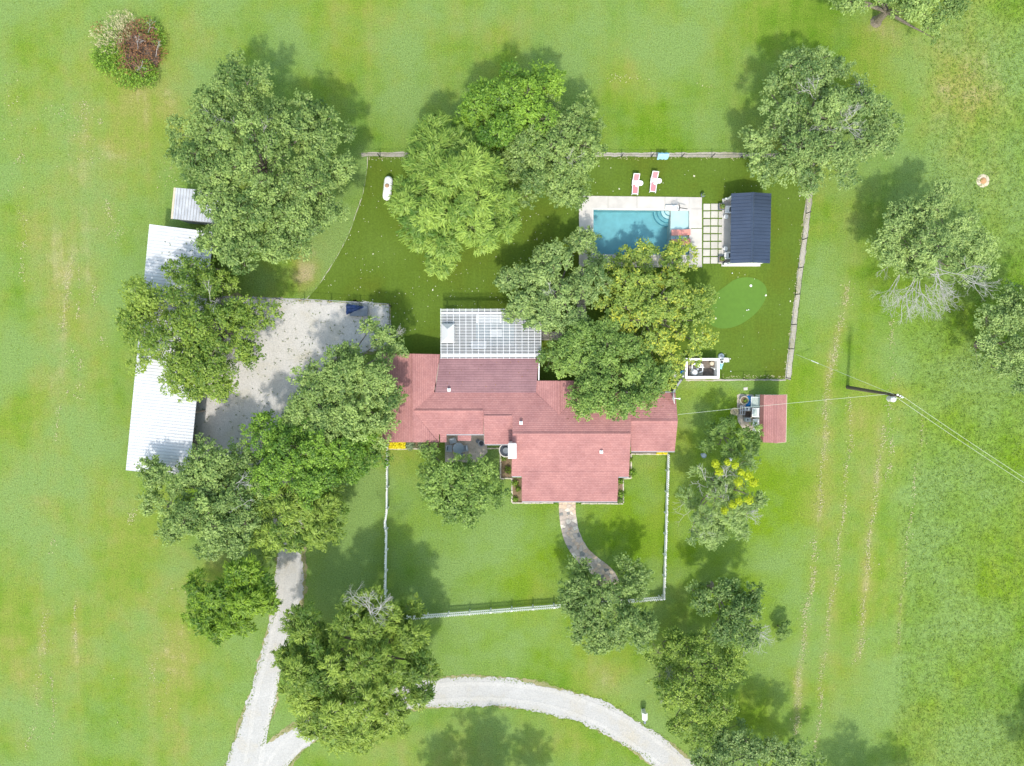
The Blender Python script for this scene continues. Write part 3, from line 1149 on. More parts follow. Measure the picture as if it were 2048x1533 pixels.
for nm, dk, lt, tr in (('leaf_grey', (0.059, 0.129, 0.029), (0.364, 0.499, 0.139), 0.3), ('leaf_bright', (0.060, 0.150, 0.016), (0.322, 0.520, 0.059), 0.32),
                       ('leaf_feather', (0.091, 0.194, 0.027), (0.400, 0.551, 0.104), 0.34), ('leaf_yellow', (0.16, 0.26, 0.045), (0.64, 0.65, 0.075), 0.36),
                       ('leaf_dark', (0.047, 0.116, 0.020), (0.302, 0.447, 0.096), 0.28), ('leaf_silver', (0.079, 0.155, 0.044), (0.374, 0.504, 0.155), 0.28),
                       ('leaf_cedar', (0.040, 0.120, 0.011), (0.281, 0.437, 0.033), 0.3), ('leaf_mistletoe', (0.34, 0.43, 0.015), (0.60, 0.67, 0.025), 0.3),
                       ('leaf_olive', (0.067, 0.146, 0.017), (0.343, 0.463, 0.071), 0.3), ('straw_blade', (0.36, 0.33, 0.16), (0.62, 0.56, 0.36), .15),
                       ('rust_leaf', (0.16, 0.065, 0.028), (0.34, 0.17, 0.07), .15), ('flower_yellow', (0.62, 0.48, 0.0), (0.85, 0.76, 0.01), .2),
                       ('grass_blade', (0.075, 0.155, 0.008), (0.20, 0.285, 0.034), .25), ('sage_leaf', (0.16, 0.23, 0.13), (0.33, 0.42, 0.27), .2),
                       ('weed_leaf', (0.05, 0.08, 0.03), (0.17, 0.22, 0.07), .2), ('pale_leaf', (0.45, 0.45, 0.30), (0.75, 0.75, 0.62), .1)):
    leaf_material(nm, dk, lt, tr, (0.42, 0.54, 0.11) if nm == 'leaf_yellow' else None)

planter(1441.5, 415, 'square slate planter on the corner paver nearer the lawn loungers')
planter(1441, 519.5, 'square slate planter on the corner paver nearer the putting green')
planter(1404, 392, 'small round planter with green plant on the deck corner', False, .22, 'slate')

# ------------------------------------------------------------------ white loungers on the turf
def lounger(px, py, rz, lab):
    c = P(px, py)
    t = thing('sun_lounger', lab, 'lounger', c, 'pink sun loungers on the turf')
    t.rotation_euler = (0, 0, rz)
    Ln, W, zs = 2.0, .62, .34

    def part(name, mat, m, smooth=False, par=t):
        o = bpy.data.objects.new(name, m.mesh(name, mat, smooth=smooth))
        COL.objects.link(o)
        o.parent = par
        return o
    fr = MB()
    for s in (-1, 1):
        fr.box((s * W / 2, -.3, zs), (.07, 1.45, .07))
    fr.box((0, -1.02, zs), (W + .07, .07, .07))
    fr.box((0, .42, zs), (W + .07, .07, .07))
    part('frame', 'white_plastic', fr)
    part('seat_sling', 'pink_sling', MB().box((0, -.32, zs + .015), (W - .08, 1.36, .03)))
    ang = math.radians(38)
    T = Matrix.Rotation(ang, 3, 'X')
    ln = .78
    ce = Vector((0, .40 + ln / 2 * math.cos(ang), zs + ln / 2 * math.sin(ang)))
    bf = MB()
    for s in (-1, 1):
        bf.box(tuple(ce + Vector((s * W / 2, 0, 0))), (.07, ln, .06), tilt=T)
    bf.box(tuple(ce + T @ Vector((0, ln / 2, 0))), (W + .07, .06, .06), tilt=T)
    part('backrest_frame', 'white_plastic', bf)
    part('back_sling', 'pink_sling', MB().box(tuple(ce), (W - .08, ln - .04, .025), tilt=T))
    for s in (-1, 1):
        part('armrest', 'white_plastic', MB().box((s * (W / 2 + .06), .1, zs + .2), (.09, .6, .05)).box((s * (W / 2 + .06), -.15, zs + .08), (.06, .06, .22)))
        for y in (-1.0, .38):
            part('leg', 'white_plastic', MB().box((s * W / 2, y - .06 * (1 if y < 0 else 0), zs / 2), (.07, .09, zs)))
    tw = MB()
    tw.box((.02, .15, zs + .05), (W - .05, .34, .035), .15)
    tw.box((.16, -.12, zs + .05), (.3, .32, .03), -.5)
    part('towel', 'white_paint', tw)


lounger(1270, 370.5, math.radians(-3), 'pink and white sun lounger on turf, closer to the big green trees')
lounger(1306.5, 366, math.radians(-6), 'pink and white sun lounger on turf, closer to the blue roofed cabana')
side_table(P(1280, 368.5), L(5), .4, 'round white side table by the lounger closer to the big trees')
side_table(P(1317, 364), L(5), .4, 'round white side table by the lounger closer to the cabana')

# ------------------------------------------------------------------ fences
FH = 1.25


def wire_fence(name, runs, posts, lab, gap=0.17, rail='dark_metal', h=FH):
    base = P(*runs[0])
    t = thing(name, lab, 'fence', base)
    pts = [P(*r) for r in runs]
    rl = MB()
    mp = MB()
    for a, b2 in zip(pts[:-1], pts[1:]):
        rl.tube((a.x, a.y, h), (b2.x, b2.y, h), .02, n=6)
        n = max(1, int((b2 - a).length / gap))
        for k in range(n):
            q = a.lerp(b2, (k + .5) / n)
            mp.tube((q.x, q.y, .05), (q.x, q.y, h), .005, n=3, caps=False)
        for z in (.12, .5, .9):
            mp.tube((a.x, a.y, z), (b2.x, b2.y, z), .005, n=3, caps=False)
    rl.build('top_rail', rail, t)
    o = mp.build('wire_mesh', rail, t)
    o['kind'] = 'stuff'
    pm_ = MB().tube((0, 0, 0), (0, 0, h + .06), .05, n=8).mesh('post', 'dark_metal')
    for p in posts:
        place(pm_, 'post', t, P(*p))
    return t


wire_fence('wire_fence', [(722, 314.5), (1622, 316)], [(x, 314.6) for x in (760, 821, 882, 943, 1003, 1063, 1123, 1183, 1242.5, 1302, 1363, 1423, 1483, 1543, 1605)],
           'dark post and wire fence behind the pool yard, between the lawns')
wire_fence('wire_fence', [(1622, 317), (1616, 385), (1606, 470), (1596, 545), (1580, 690), (1572, 758)],
           [(1622, 318), (1619, 370), (1612, 428), (1605, 480), (1597, 537), (1590, 590), (1583, 650), (1577.5, 698), (1572, 756)],
           'dark post and wire fence between the pool yard and the utility pole')
wire_fence('wire_fence', [(1441, 758), (1572, 758)], [(1443, 758), (1486, 758), (1530, 758)], 'low wire fence running from the pump enclosure to the yard corner')
wire_fence('wire_fence', [(448, 595), (615, 600), (781, 609.5)], [(450, 595), (505, 597), (560, 598.5), (609, 600), (663, 603), (721, 606), (779, 609.5)],
           'wire fence along the gravel lot edge beside the turf', rail='grey_metal')
wire_fence('wire_fence', [(782, 611), (785, 700)], [(782.5, 613), (783.5, 655), (785, 698)], 'short wire fence between the gravel lot and the pergola yard')

# dark gate leaves between pump enclosure and house
for k, (a, b2, lab) in enumerate((((1357, 758), (1346, 774), 'grey gate leaf in dark frame beside the blue tub'), ((1345, 775.5), (1338, 790), 'grey gate leaf in dark frame against the house corner'))):
    A, B = P(*a), P(*b2)
    t = thing('yard_gate', lab, 'gate', (A + B) / 2)
    d = B - A
    rz = math.atan2(d.y, d.x)
    MB().box(tuple((A + B) / 2 + Vector((0, 0, .75))), (d.length - .1, .2, 1.3), rz).build('panel', 'fascia_grey', t)
    f_ = MB()
    for q in (A, B):
        f_.box((q.x, q.y, .8), (.12, .26, 1.6), rz)
    f_.box(tuple((A + B) / 2 + Vector((0, .0, .06))), (d.length, .24, .1), rz)
    f_.build('gate_frame', 'dark_metal', t)

# white picket fences
pk = MB()
pw2, pt2 = .06, .026
vs = [(-pw2, -pt2, .06), (pw2, -pt2, .06), (pw2, -pt2, 1.12), (0, -pt2, 1.25), (-pw2, -pt2, 1.12)]
vs += [(a, pt2, c) for a, b2, c in vs]
pk.add(vs, [(0, 1, 2, 3, 4), (9, 8, 7, 6, 5), (0, 5, 6, 1), (1, 6, 7, 2), (2, 7, 8, 3), (3, 8, 9, 4), (4, 9, 5, 0)])
PICKET = pk.mesh('picket', 'white_paint')
FPOST = MB().box((0, 0, .66), (.13, .13, 1.32)).mesh('post', 'white_paint')


def picket_fence(runs, side, lab, every=2.35, pitch=.215):
    t = thing('picket_fence', lab, 'fence', P(*runs[0]))
    pts = [P(*r) for r in runs]
    rails = {.35: MB(), .95: MB()}
    acc = 0.0
    accp = 0.0
    for a, b2 in zip(pts[:-1], pts[1:]):
        d = b2 - a
        ln = d.length
        rz = math.atan2(d.y, d.x)
        u = d.normalized()
        nrm = Vector((-u.y, u.x, 0)) * side
        for z, m in rails.items():
            m.box(tuple((a + b2) / 2 + Vector((0, 0, z))), (ln, .07, .11), rz)
        s = -acc % pitch if acc else pitch / 2
        s0 = (pitch - acc) if acc else 0
        q = s0
        while q < ln:
            w = a + u * q + nrm * .045
            o = place(PICKET, 'picket', t, w, rz + rnd.uniform(-.04, .04))
            o.rotation_euler.x = rnd.gauss(0, .02)
            q += pitch
        acc = ln - (q - pitch)
        q = (every - accp) if accp else 0.02
        while q < ln:
            place(FPOST, 'post', t, a + u * q - nrm * .07, rz)
            q += every
        accp = ln - (q - every)
    for m in rails.values():
        m.build('rail', 'white_paint', t)


picket_fence([(777, 888), (776, 1020), (772.5, 1044), (775, 1064), (773, 1178), (772.5, 1236)], -1, 'white picket fence running down the front yard beside the driveway trees')
picket_fence([(772.5, 1236), (853, 1228), (1115, 1208), (1326, 1192)], -1, 'long white picket fence along the bottom of the front yard')
picket_fence([(1325, 1191), (1334, 906)], -1, 'white picket fence running down the front yard beside the mistletoe tree')

# ------------------------------------------------------------------ the house
house = thing('house', 'long single storey house with red shingle roofs and stepped gables', 'house', P(1060, 850))
sN = 0.30
q = P(1300, 786, 2.7)
NPL = (0, sN, 1, q.z + sN * q.y)


def south_plane(px, py, s):
    r = PP(px, py, NPL)
    return (0, -s, 1, r.z - s * r.y)


S_C, S_D, S_E, S_F = south_plane(900, 822, .22), south_plane(1000, 833, .27), south_plane(1140, 868, .30), south_plane(1300, 842, .30)
rC = PP(826, 822, NPL)
sW = .26
W_E = (sW, 0, 1, rC.z + sW * rC.x)        # east slope of the left wing
W_W = (-sW, 0, 1, rC.z - sW * rC.x)
xv = PP(1118, 829, NPL)
X_W = (-.3, 0, 1, xv.z - .3 * xv.x)
X_E = (.3, 0, 1, xv.z + .3 * xv.x)


def poly(pts, plane):
    return [PP(x, y, plane) for x, y in pts]


roof = MB()
TH = .14
roof.slab(poly([(868, 785), (826, 822), (967, 822), (967, 833), (1025, 833), (1025, 868), (1262, 868), (1262, 842), (1355.5, 842), (1351, 786), (1166, 786), (1118, 829), (1070, 785)], NPL), TH)
xr_ = rC.x
wing_n, wing_s = P(824, 708, rC.z).y, P(824, 885, rC.z).y
roof.slab([PP(764, 708, W_W), (xr_, wing_n, rC.z), (xr_, wing_s, rC.z), PP(764, 885, W_W)], TH)
roof.slab([(xr_, wing_n, rC.z), PP(880, 709, W_E), PP(868, 785, W_E), rC], TH)
roof.slab([rC, PP(876, 885, W_E), (xr_, wing_s, rC.z)], TH)
roof.slab(poly([(826, 822), (967, 822), (967, 869), (878, 869), (878, 885), (876, 885)], S_C), TH)
roof.slab(poly([(967, 833), (1025, 833), (1025, 889), (969, 889)], S_D), TH)
roof.slab(poly([(1025, 868), (1262, 868), (1257.5, 954), (1023, 953)], S_E), TH)
roof.slab(poly([(1262, 842), (1355.5, 842), (1349.5, 903), (1262, 903)], S_F), TH)
e1 = PP(1140, 943, S_E)
PORCH = (0, -.22, 1, e1.z + .03 - .22 * e1.y)
roof.slab(poly([(1043.5, 943), (1237, 943), (1234.5, 1003.5), (1043.5, 1003)], PORCH), .12)
roof.slab(poly([(1118, 829), (1070, 785), (1073, 762), (1118, 762)], X_W), TH)
roof.slab(poly([(1118, 829), (1166, 785), (1163, 762), (1118, 762)], X_E), TH)
# two low tabs that shelter the patio door and side window
eC = PP(930, 866, S_C)
TAB = (0, -.2, 1, eC.z - .06 - .2 * eC.y)
roof.slab(poly([(880, 868), (893, 868), (893, 885), (880, 885)], TAB), .1)
roof.slab(poly([(915.5, 864), (942.5, 865), (942, 882.5), (915.5, 881.5)], TAB), .1)
roof = roof.build('roof', 'red_shingle', house)
# flat rolled roof over the back room
b0, b1 = P(975, 785, 2.76), P(975, 718, 2.58)
sl = (b0.z - b1.z) / (b1.y - b0.y)
BPL = (0, sl, 1, b0.z + sl * b0.y)
MB().slab(poly([(879.5, 716), (1077.5, 716), (1072, 786), (870, 786)], BPL), .12).build('back_roof', 'rolled_roofing', house)
MB().slab(poly([(1077.5, 716), (1079.5, 716), (1078.5, 761), (1076.5, 761)], BPL), .16).build('fascia', 'white_paint', house)

caps = MB()


def cap(a, b2, w=.16, h=.05):
    a, b2 = Vector(a), Vector(b2)
    d = (b2 - a).normalized()
    n_ = Vector((-d.y, d.x, 0)).normalized()
    for s in (-1, 1):
        caps.slab([a + Vector((0, 0, h + .03)), b2 + Vector((0, 0, h + .03)), b2 + n_ * w * s + Vector((0, 0, h - .05)), a + n_ * w * s + Vector((0, 0, h - .05))], .03)


cap(PP(827, 822, NPL), PP(966, 822, NPL))
cap(PP(968, 833, NPL), PP(1024, 833, NPL))
cap(PP(1026, 868, NPL), PP(1261, 868, NPL))
cap(PP(1263, 842, NPL), PP(1355, 842, NPL))
cap((xr_, wing_n, rC.z), (xr_, wing_s, rC.z))
cap(PP(1118, 762.5, X_W), xv)
caps.build('ridge_cap', 'red_shingle', roof)

# walls and gables under the roofs
wl = MB()


def wallbox(x0, y0, x1, y1, z1):
    a, b2 = P(x0, y0, z1), P(x1, y1, z1)
    wl.box(((a.x + b2.x) / 2, (a.y + b2.y) / 2, z1 / 2 + .01), (abs(b2.x - a.x), abs(b2.y - a.y), z1))


wallbox(774, 717, 871, 876, 2.3)
wallbox(872, 728, 1068, 786, 2.4)
wallbox(868, 790, 1260, 866, 2.45)
wallbox(975, 860, 1028, 882, 2.4)
wallbox(1031, 862, 1250, 944, 2.35)
wallbox(1240, 795, 1343, 894, 2.4)
wallbox(1080, 771, 1156, 800, 2.42)
for (px, pl, ya, yb) in ((1260.5, S_E, 868, 952), (1026.5, S_E, 868, 952), (968.5, S_D, 833, 888), (1026, S_E, 869, 888)):
    a, b2 = PP(px, ya, pl), PP(px, yb, pl)
    ring = [(a.x, a.y, a.z - .1), (a.x, b2.y, b2.z - .1), (a.x, b2.y, 1.8), (a.x, a.y, 1.8)]
    vs = [(x - .05, y, z) for x, y, z in ring] + [(x + .05, y, z) for x, y, z in ring]
    wl.add(vs, [(0, 1, 2, 3), (7, 6, 5, 4), (0, 4, 5, 1), (1, 5, 6, 2), (2, 6, 7, 3), (3, 7, 4, 0)])
a, b2, c = PP(1352.5, 790, NPL), PP(1352.5, 842, NPL), PP(1350.5, 900, S_F)
ring = [(a.x - .35, a.y, a.z - .16), (a.x - .35, b2.y, b2.z - .16), (a.x - .35, c.y, c.z - .16), (a.x - .35, c.y, 1.0), (a.x - .35, a.y, 1.0)]
vs = [(x - .06, y, z) for x, y, z in ring] + [(x + .06, y, z) for x, y, z in ring]
wl.add(vs, [(0, 1, 2, 3, 4), (9, 8, 7, 6, 5), (0, 5, 6, 1), (1, 6, 7, 2), (2, 7, 8, 3), (3, 8, 9, 4), (4, 9, 5, 0)])
wl.build('wall', 'wall_siding', house)
# gutters on the south eaves
gt = MB()
for a, b2, pl in (((1044, 1004), (1234.5, 1004.5), PORCH), ((1262.5, 904), (1349.5, 904), S_F), ((970, 890), (1025, 890), S_D), ((893, 870), (968, 870), S_C), ((1024, 954), (1043, 954), S_E), ((1237, 955), (1257.5, 955), S_E)):
    A, B = PP(*a, pl), PP(*b2, pl)
    gt.box(tuple((A + B) / 2 - Vector((0, 0, .07))), ((B - A).length, .11, .1))
A, B = PP(1167, 785.3, NPL), PP(1351, 785.3, NPL)
gt.box(tuple((A + B) / 2 - Vector((0, -.03, .07))), ((B - A).length, .11, .1))
gt.build('gutter', 'fascia_grey', house)
# porch posts at the path
for x in (1048, 1112, 1160, 1230):
    q = PP(x, 998, PORCH)
    MB().box((q.x, q.y + .1, q.z / 2 - .06), (.14, .14, q.z - .12)).build('porch_post', 'white_paint', house)
# roof vents
for (x, y, pl, lab) in ((1042, 846, NPL, None), (1202.5, 904, S_E, None), (898, 780, BPL, None)):
    q = PP(x, y, pl)
    v = MB().box((q.x, q.y, q.z + .03), (.34, .34, .1)).tube((q.x, q.y, q.z), (q.x, q.y, q.z + .42), .09, n=10)
    v.lathe([(.14, .38), (.16, .42), (.05, .5)], (q.x, q.y, q.z), 10)
    v.build('roof_vent', 'white_paint', house)
# white flue housing at the inner corner
zt = 4.9
ch = MB()
ch.prism(pxpoly([(1017.5, 889), (1031.5, 889), (1031.5, 916), (1017.5, 916)], zt), 0, zt - .1)
ch = ch.build('chimney', 'white_paint', house)
MB().prism(pxpoly([(1016, 887.5), (1033, 887.5), (1033, 917.8), (1016, 917.8)], zt), zt - .1, zt).build('chimney_cap', 'white_metal', ch)
# wall lanterns and a front door
q = P(1140, 955, 0)
MB().box((q.x, q.y - .0, 1.05), (1.0, .08, 2.1)).build('front_door', 'red_paint', house)
MB().box((q.x - 2.4, q.y + .0, 1.3), (1.4, .06, 1.1)).build('window', 'window_glass', house)
MB().box((q.x + 2.4, q.y + .0, 1.3), (1.4, .06, 1.1)).build('window', 'window_glass', house)

n_ = 130
lx_, ly_ = nrng.uniform(1040, 1340, n_), nrng.uniform(770, 866, n_)
lt_ = []
for a_, b_ in zip(lx_, ly_):
    if b_ < 842 and not (a_ < 1166 and b_ < 832):
        lt_.append(PP(a_, b_, NPL) + Vector((0, 0, .03)))
for a_, b_ in zip(nrng.uniform(880, 1070, 22), nrng.uniform(722, 783, 22)):
    lt_.append(PP(a_, b_, BPL) + Vector((0, 0, .03)))
lt_ = np.array([v_[:] for v_ in lt_])
n_ = len(lt_)
raw_mesh('leaf_litter', flakes(lt_, nrng.normal(size=(n_, 3)) * .2 + np.array([0, .2, 1]), nrng.uniform(.08, .2, n_), nrng.uniform(.05, .1, n_), nrng), 4, 'rust_leaf', nrng.uniform(0, 1, n_), roof)['kind'] = 'stuff'
# roof dish
def dish(c, r, face, lab, arm, name='satellite_dish', mast=None):
    t = thing(name, lab, 'dish', mast or c)
    m = MB()
    m.lathe([(.02, -.12 * r / .4), (r * .5, -.08), (r * .85, -.02), (r, .03), (r * .98, .05), (r * .6, -.04), (.03, -.07)], c, 22, axis=face)
    m.build('reflector', 'white_plastic', t)
    MB().path([c, arm], .045, 6).box(tuple(arm), (.14, .14, .14)).build('feed_arm', 'white_plastic', t)
    if mast:
        MB().tube(mast, c, .04).build('mast', 'galvanised', t)


c = P(1347.5, 797, 3.5)
dish(c, .62, (.95, .1, .25), 'white satellite dish on the house roof corner beside the gate', P(1359, 798, 3.6), mast=PP(1347, 797, NPL))
c = P(1350.5, 748.5, .75)
dish(c, .42, (.35, -.25, .75), 'tilted white dish antenna on the turf beside the blue tub', P(1338, 749.5, .6), mast=P(1351.5, 748.5, .0))

# pergola over the back patio
Zp = 2.85
PF = sheet('back_patio', [pxpoly([(884, 622), (1080, 622), (1080, 735), (884, 735)])], 'patio_shaded', 0.045)


def pergola():
    t = thing('pergola', 'large white slatted pergola attached to the back of the house', 'pergola', P(980, 668))
    A, B = P(880.5, 617.5, Zp), P(1082.5, 718, Zp)
    xa, xb, ya, yb = A.x, B.x, B.y, A.y
    n = 33
    sm = MB().box((0, 0, 0), (xb - xa, .05, .04)).mesh('slat', 'pergola_paint')
    for k in range(n):
        y = yb - (yb - ya) * (k + .5) / n
        place(sm, 'slat', t, ((xa + xb) / 2, y, Zp + rnd.uniform(-.004, .004)), rnd.uniform(-.0015, .0015))
    rm = MB().box((0, 0, 0), (.045, yb - ya, .16)).mesh('rafter', 'pergola_paint')
    for k in range(17):
        x = xa + .05 + (xb - xa - .1) * k / 16
        place(rm, 'rafter', t, (x, (ya + yb) / 2, Zp - .11))
    bmh = MB().box((0, 0, 0), (xb - xa, .26, .2)).mesh('beam', 'pergola_paint')
    for py in (627, 711.5):
        place(bmh, 'beam', t, ((xa + xb) / 2, P(980, py, 2.6).y, Zp - .3))
    pmh = MB().box((0, 0, 1.23), (.18, .18, 2.45)).mesh('post', 'white_paint')
    for px in (890, 953, 1018, 1074):
        q = P(px, 627, 2.4)
        place(pmh, 'post', t, (q.x, q.y, 0.04))
    # white hipped cowl standing through the slats
    return t


pergola()
a = [P(883, 648, 3.25), P(908.5, 648, 3.25), P(908.5, 686, 3.25), P(883, 686, 3.25)]
ce = sum(a, Vector()) / 4
co = thing('roof_cowl', 'white hipped cowl standing through the pergola slats at one end', 'cowl', (ce.x, ce.y, 0))
top = [Vector((ce.x, ce.y + .42, 3.9)), Vector((ce.x, ce.y - .42, 3.9))]
m = MB()
m.add(a + top, [(3, 2, 5), (0, 3, 5, 4), (2, 1, 4, 5), (1, 0, 4), (0, 1, 2, 3)])
m.build('hip', 'white_metal', co)
MB().box((ce.x, ce.y, 1.6), (1.05, 1.6, 3.1)).build('flue', 'white_paint', co)

# furniture under the pergola
q = P(990, 665)
tag(MB().box((q.x, q.y, .062), (4.2, 3.1, .02)).build('outdoor_rug', 'rug'), 'blue grey rug on the patio under the white pergola', 'rug')


def sofa(px, py, w, rz, lab):
    c = P(px, py)
    t = thing('patio_sofa', lab, 'sofa', (c.x, c.y, .045))
    t.rotation_euler = (0, 0, rz)
    for nm, mt, bx in (('seat', 'white_plastic', ((0, 0, .2), (w, .8, .3))), ('backrest', 'white_plastic', ((0, .4, .45), (w, .14, .8))),
                       ('armrest', 'white_plastic', ((-w / 2, 0, .3), (.14, .8, .55))), ('armrest', 'white_plastic', ((w / 2, 0, .3), (.14, .8, .55)))):
        o = bpy.data.objects.new(nm, MB().box(*bx).mesh(nm, mt))
        COL.objects.link(o)
        o.parent = t
    for k in range(max(1, int(w / .75))):
        o = bpy.data.objects.new('cushion', MB().box((-w / 2 + .1 + (k + .5) * (w - .2) / max(1, int(w / .75)), -.03, .41), ((w - .2) / max(1, int(w / .75)) - .03, .66, .13)).mesh('cushion', 'cushion_grey'))
        COL.objects.link(o)
        o.parent = t


sofa(978, 640, 2.6, 0, 'long pale patio sofa seen through the pergola slats, farther from the house')
sofa(958, 690, 1.5, math.pi, 'short pale patio sofa seen through the pergola slats, nearer the house')
tq = P(992, 667)
tt = thing('patio_table', 'low pale patio table on the rug under the pergola', 'table', (tq.x, tq.y, .072))
MB().box((tq.x, tq.y, .40), (1.3, .8, .06)).build('table_top', 'cushion_grey', tt)
for dx in (-.55, .55):
    for dy in (-.3, .3):
        MB().box((tq.x + dx, tq.y + dy, .222), (.07, .07, .3)).build('leg', 'white_plastic', tt)

# ------------------------------------------------------------------ front patio, beds, path
sheet('front_patio', [pxpoly([(890, 866), (972, 866), (975, 905), (955, 925), (890, 925)])], 'stone_mortar', 0.03)
c = P(917, 897, .74)
t = thing('round_table', 'round blue grey glass patio table under the front yard tree', 'table', (c.x, c.y, .03))
MB().lathe([(L(11.2), .70), (L(11.4), .72), (L(11.2), .74)], (c.x, c.y, 0), 26).build('table_top', 'glass_table', t)
MB().tube((c.x, c.y, .05), (c.x, c.y, .7), .06).build('stem', 'slate', t)
MB().lathe([(.35, .03), (.33, .06), (.06, .1)], (c.x, c.y, 0), 16).build('base', 'slate', t)
armchair(P(906.5, 881), math.radians(15), 'pale patio chair between the round table and the house wall', 'cushion_grey', 'white_plastic', 'chairs round the glass table', .95, .03)
armchair(P(899.5, 896), math.radians(85), 'grey patio chair on the yellow flower side of the round table', 'cushion_grey', 'slate', 'chairs round the glass table', .95, .03)
armchair(P(930.5, 896), math.radians(-80), 'pale patio chair on the flue side of the round table', 'cushion_grey', 'white_plastic', 'chairs round the glass table', .9, .03)
armchair(P(919.5, 911), math.radians(175), 'patio chair half hidden under the front yard tree', 'cushion_grey', 'slate', 'chairs round the glass table', .9, .03)
c = P(963, 886)
t = thing('garden_pot', 'dark round pot with pale rim on the patio by the house corner', 'pot', (c.x, c.y, .03))
MB().lathe([(.22, .03), (.32, .4), (.36, .5), (.3, .5), (.26, .35)], c, 18).build('bowl', 'grey_metal', t)
MB().lathe([(.24, .37), (.24, .39)], c, 16).build('soil', 'charcoal', t)
c = P(956, 882)
t = thing('garden_pot', 'small slate pot with trailing plant beside the patio wall', 'pot', (c.x, c.y, .03))
MB().lathe([(.15, .03), (.2, .3), (.23, .34), (.18, .34)], c, 14).build('bowl', 'slate', t)
# round basin by the flue
c = P(1012, 899.5)
t = thing('round_basin', 'round dark water basin with pale rim beside the white flue', 'basin', c)
MB().lathe([(.72, 0), (.76, .5), (.78, .56), (.68, .56), (.66, .35)], c, 30).build('rim', 'coping', t)
MB().lathe([(.67, .40), (.67, .42)], c, 26).build('water', 'dark_water', t)
MB().lathe([(.1, .3), (.08, .7), (.3, .78), (.34, .84), (.28, .82), (.06, .8)], c, 20).build('spout', 'slate', t)

# beds
BEDS = [[(1001, 893), (1025, 893), (1025, 957), (1001, 957)], [(1024, 957), (1046, 957), (1046, 1005), (1024, 1005)], [(1228, 958), (1246, 957), (1246, 1006), (1228, 1006)], [(1250, 907), (1262, 907), (1262, 957), (1246, 957)],
        [(778, 882), (878, 882), (878, 898), (778, 898)], [(1262, 899), (1334, 899), (1334, 908), (1262, 908)]]
for b_ in BEDS:
    sheet('garden_bed', [pxpoly(b_)], 'bed_soil', 0.034)
EDGES = [((1001, 893), (1001, 957)), ((1001, 957), (1024, 957)), ((1024, 957), (1024, 1005)), ((1024, 1006), (1118, 1006)), ((1153, 1007), (1246, 1007)), ((1246, 1006), (1246, 957)), ((1246, 957), (1262, 957)), ((1262, 957), (1262, 908)),
         ((1262, 908.5), (1334, 908.5)), ((778, 898), (876, 898)), ((975, 897), (1001, 897))]
edge = bpy.data.objects.new('bed_edging', None)
edge.location = P(1130, 1000)
COL.objects.link(edge)
tag(edge, 'pale stone edging round the front garden beds', 'edging')
em = MB().box((0, 0, .08), (.43, .14, .16)).mesh('edging_stone', 'stone_edge')
for a, b2 in EDGES:
    A, B = P(*a), P(*b2)
    d = B - A
    n = max(1, round(d.length / .45))
    for k in range(n):
        place(em, 'edging_stone', edge, A.lerp(B, (k + .5) / n) + Vector((rnd.uniform(-.02, .02), rnd.uniform(-.02, .02), 0)), math.atan2(d.y, d.x) + rnd.uniform(-.06, .06), (d.length / n / .45 * rnd.uniform(.95, 1.02), rnd.uniform(.9, 1.15), rnd.uniform(.85, 1.2)))


def tuft(name, c, r, h, n, mat, lab, cat, group=None, parent_thing=True, flower=None, lx=(.12, .26), ly=(.05, .12)):
    """a small rounded plant: stems and a mass of leaves"""
    t = thing(name, lab, cat, c, group)
    d = nrng.normal(size=(n, 3))
    d /= np.linalg.norm(d, axis=1, keepdims=True)
    d[:, 2] = np.abs(d[:, 2])
    cen = np.array([c[0], c[1], c[2] + h * .25]) + d * np.array([r, r, h * .7]) * nrng.uniform(.45, 1.05, (n, 1))
    raw_mesh('foliage', flakes(cen, d + nrng.normal(size=(n, 3)) * .55, nrng.uniform(*lx, n), nrng.uniform(*ly, n), nrng), 4, mat, nrng.uniform(0, 1, n), t)
    st = MB()
    for k in range(6):
        a = rnd.uniform(0, 6.28)
        st.tube((c[0], c[1], c[2]), (c[0] + r * .6 * math.cos(a), c[1] + r * .6 * math.sin(a), c[2] + h * .7), .02, .008, 5)
    st.build('stem', 'brown_twig', t)
    return t


tuft('sage_bush', P(821, 891), .62, .6, 420, 'sage_leaf', 'grey green sage bush in the bed, next to the yellow flowers', 'bush')
tuft('sage_bush', P(846, 892), .66, .6, 460, 'sage_leaf', 'grey green sage bush in the bed, next to the front yard tree', 'bush')
for k, (x, y, r, n, mt, lab) in enumerate([(1008, 915, .42, 160, 'leaf_bright', 'bushy plant with pale flowers in the bed below the basin'), (1016, 940, .5, 160, 'leaf_olive', 'thin olive plant at the end of the bed beside the house'),
                                           (1030, 966, .45, 160, 'leaf_bright', 'green plant at the top of the narrow bed left of the porch'), (1036, 978, .35, 120, 'leaf_olive', 'middle plant of the narrow bed left of the porch'),
                                           (1031, 998, .35, 120, 'leaf_bright', 'lowest plant of the narrow bed left of the porch'), (1241, 962, .4, 150, 'leaf_bright', 'upper green plant in the bed right of the porch'),
                                           (1243, 988, .5, 200, 'leaf_bright', 'middle leafy plant in the bed right of the porch'), (1240, 1001, .4, 130, 'leaf_dark', 'lowest dark plant in the bed right of the porch'),
                                           (1263, 945, .55, 220, 'leaf_bright', 'leafy shrub at the house corner facing the right picket fence'), (1260, 920, .35, 120, 'leaf_olive', 'small olive plant against the right house wall'),
                                           (1112, 1005, .3, 90, 'leaf_bright', 'small plant left of the flagstone path'), (1158, 1005, .3, 90, 'leaf_bright', 'small plant right of the flagstone path')]):
    tuft('garden_plant', P(x, y), r, .5, n, mt, lab, 'plant')
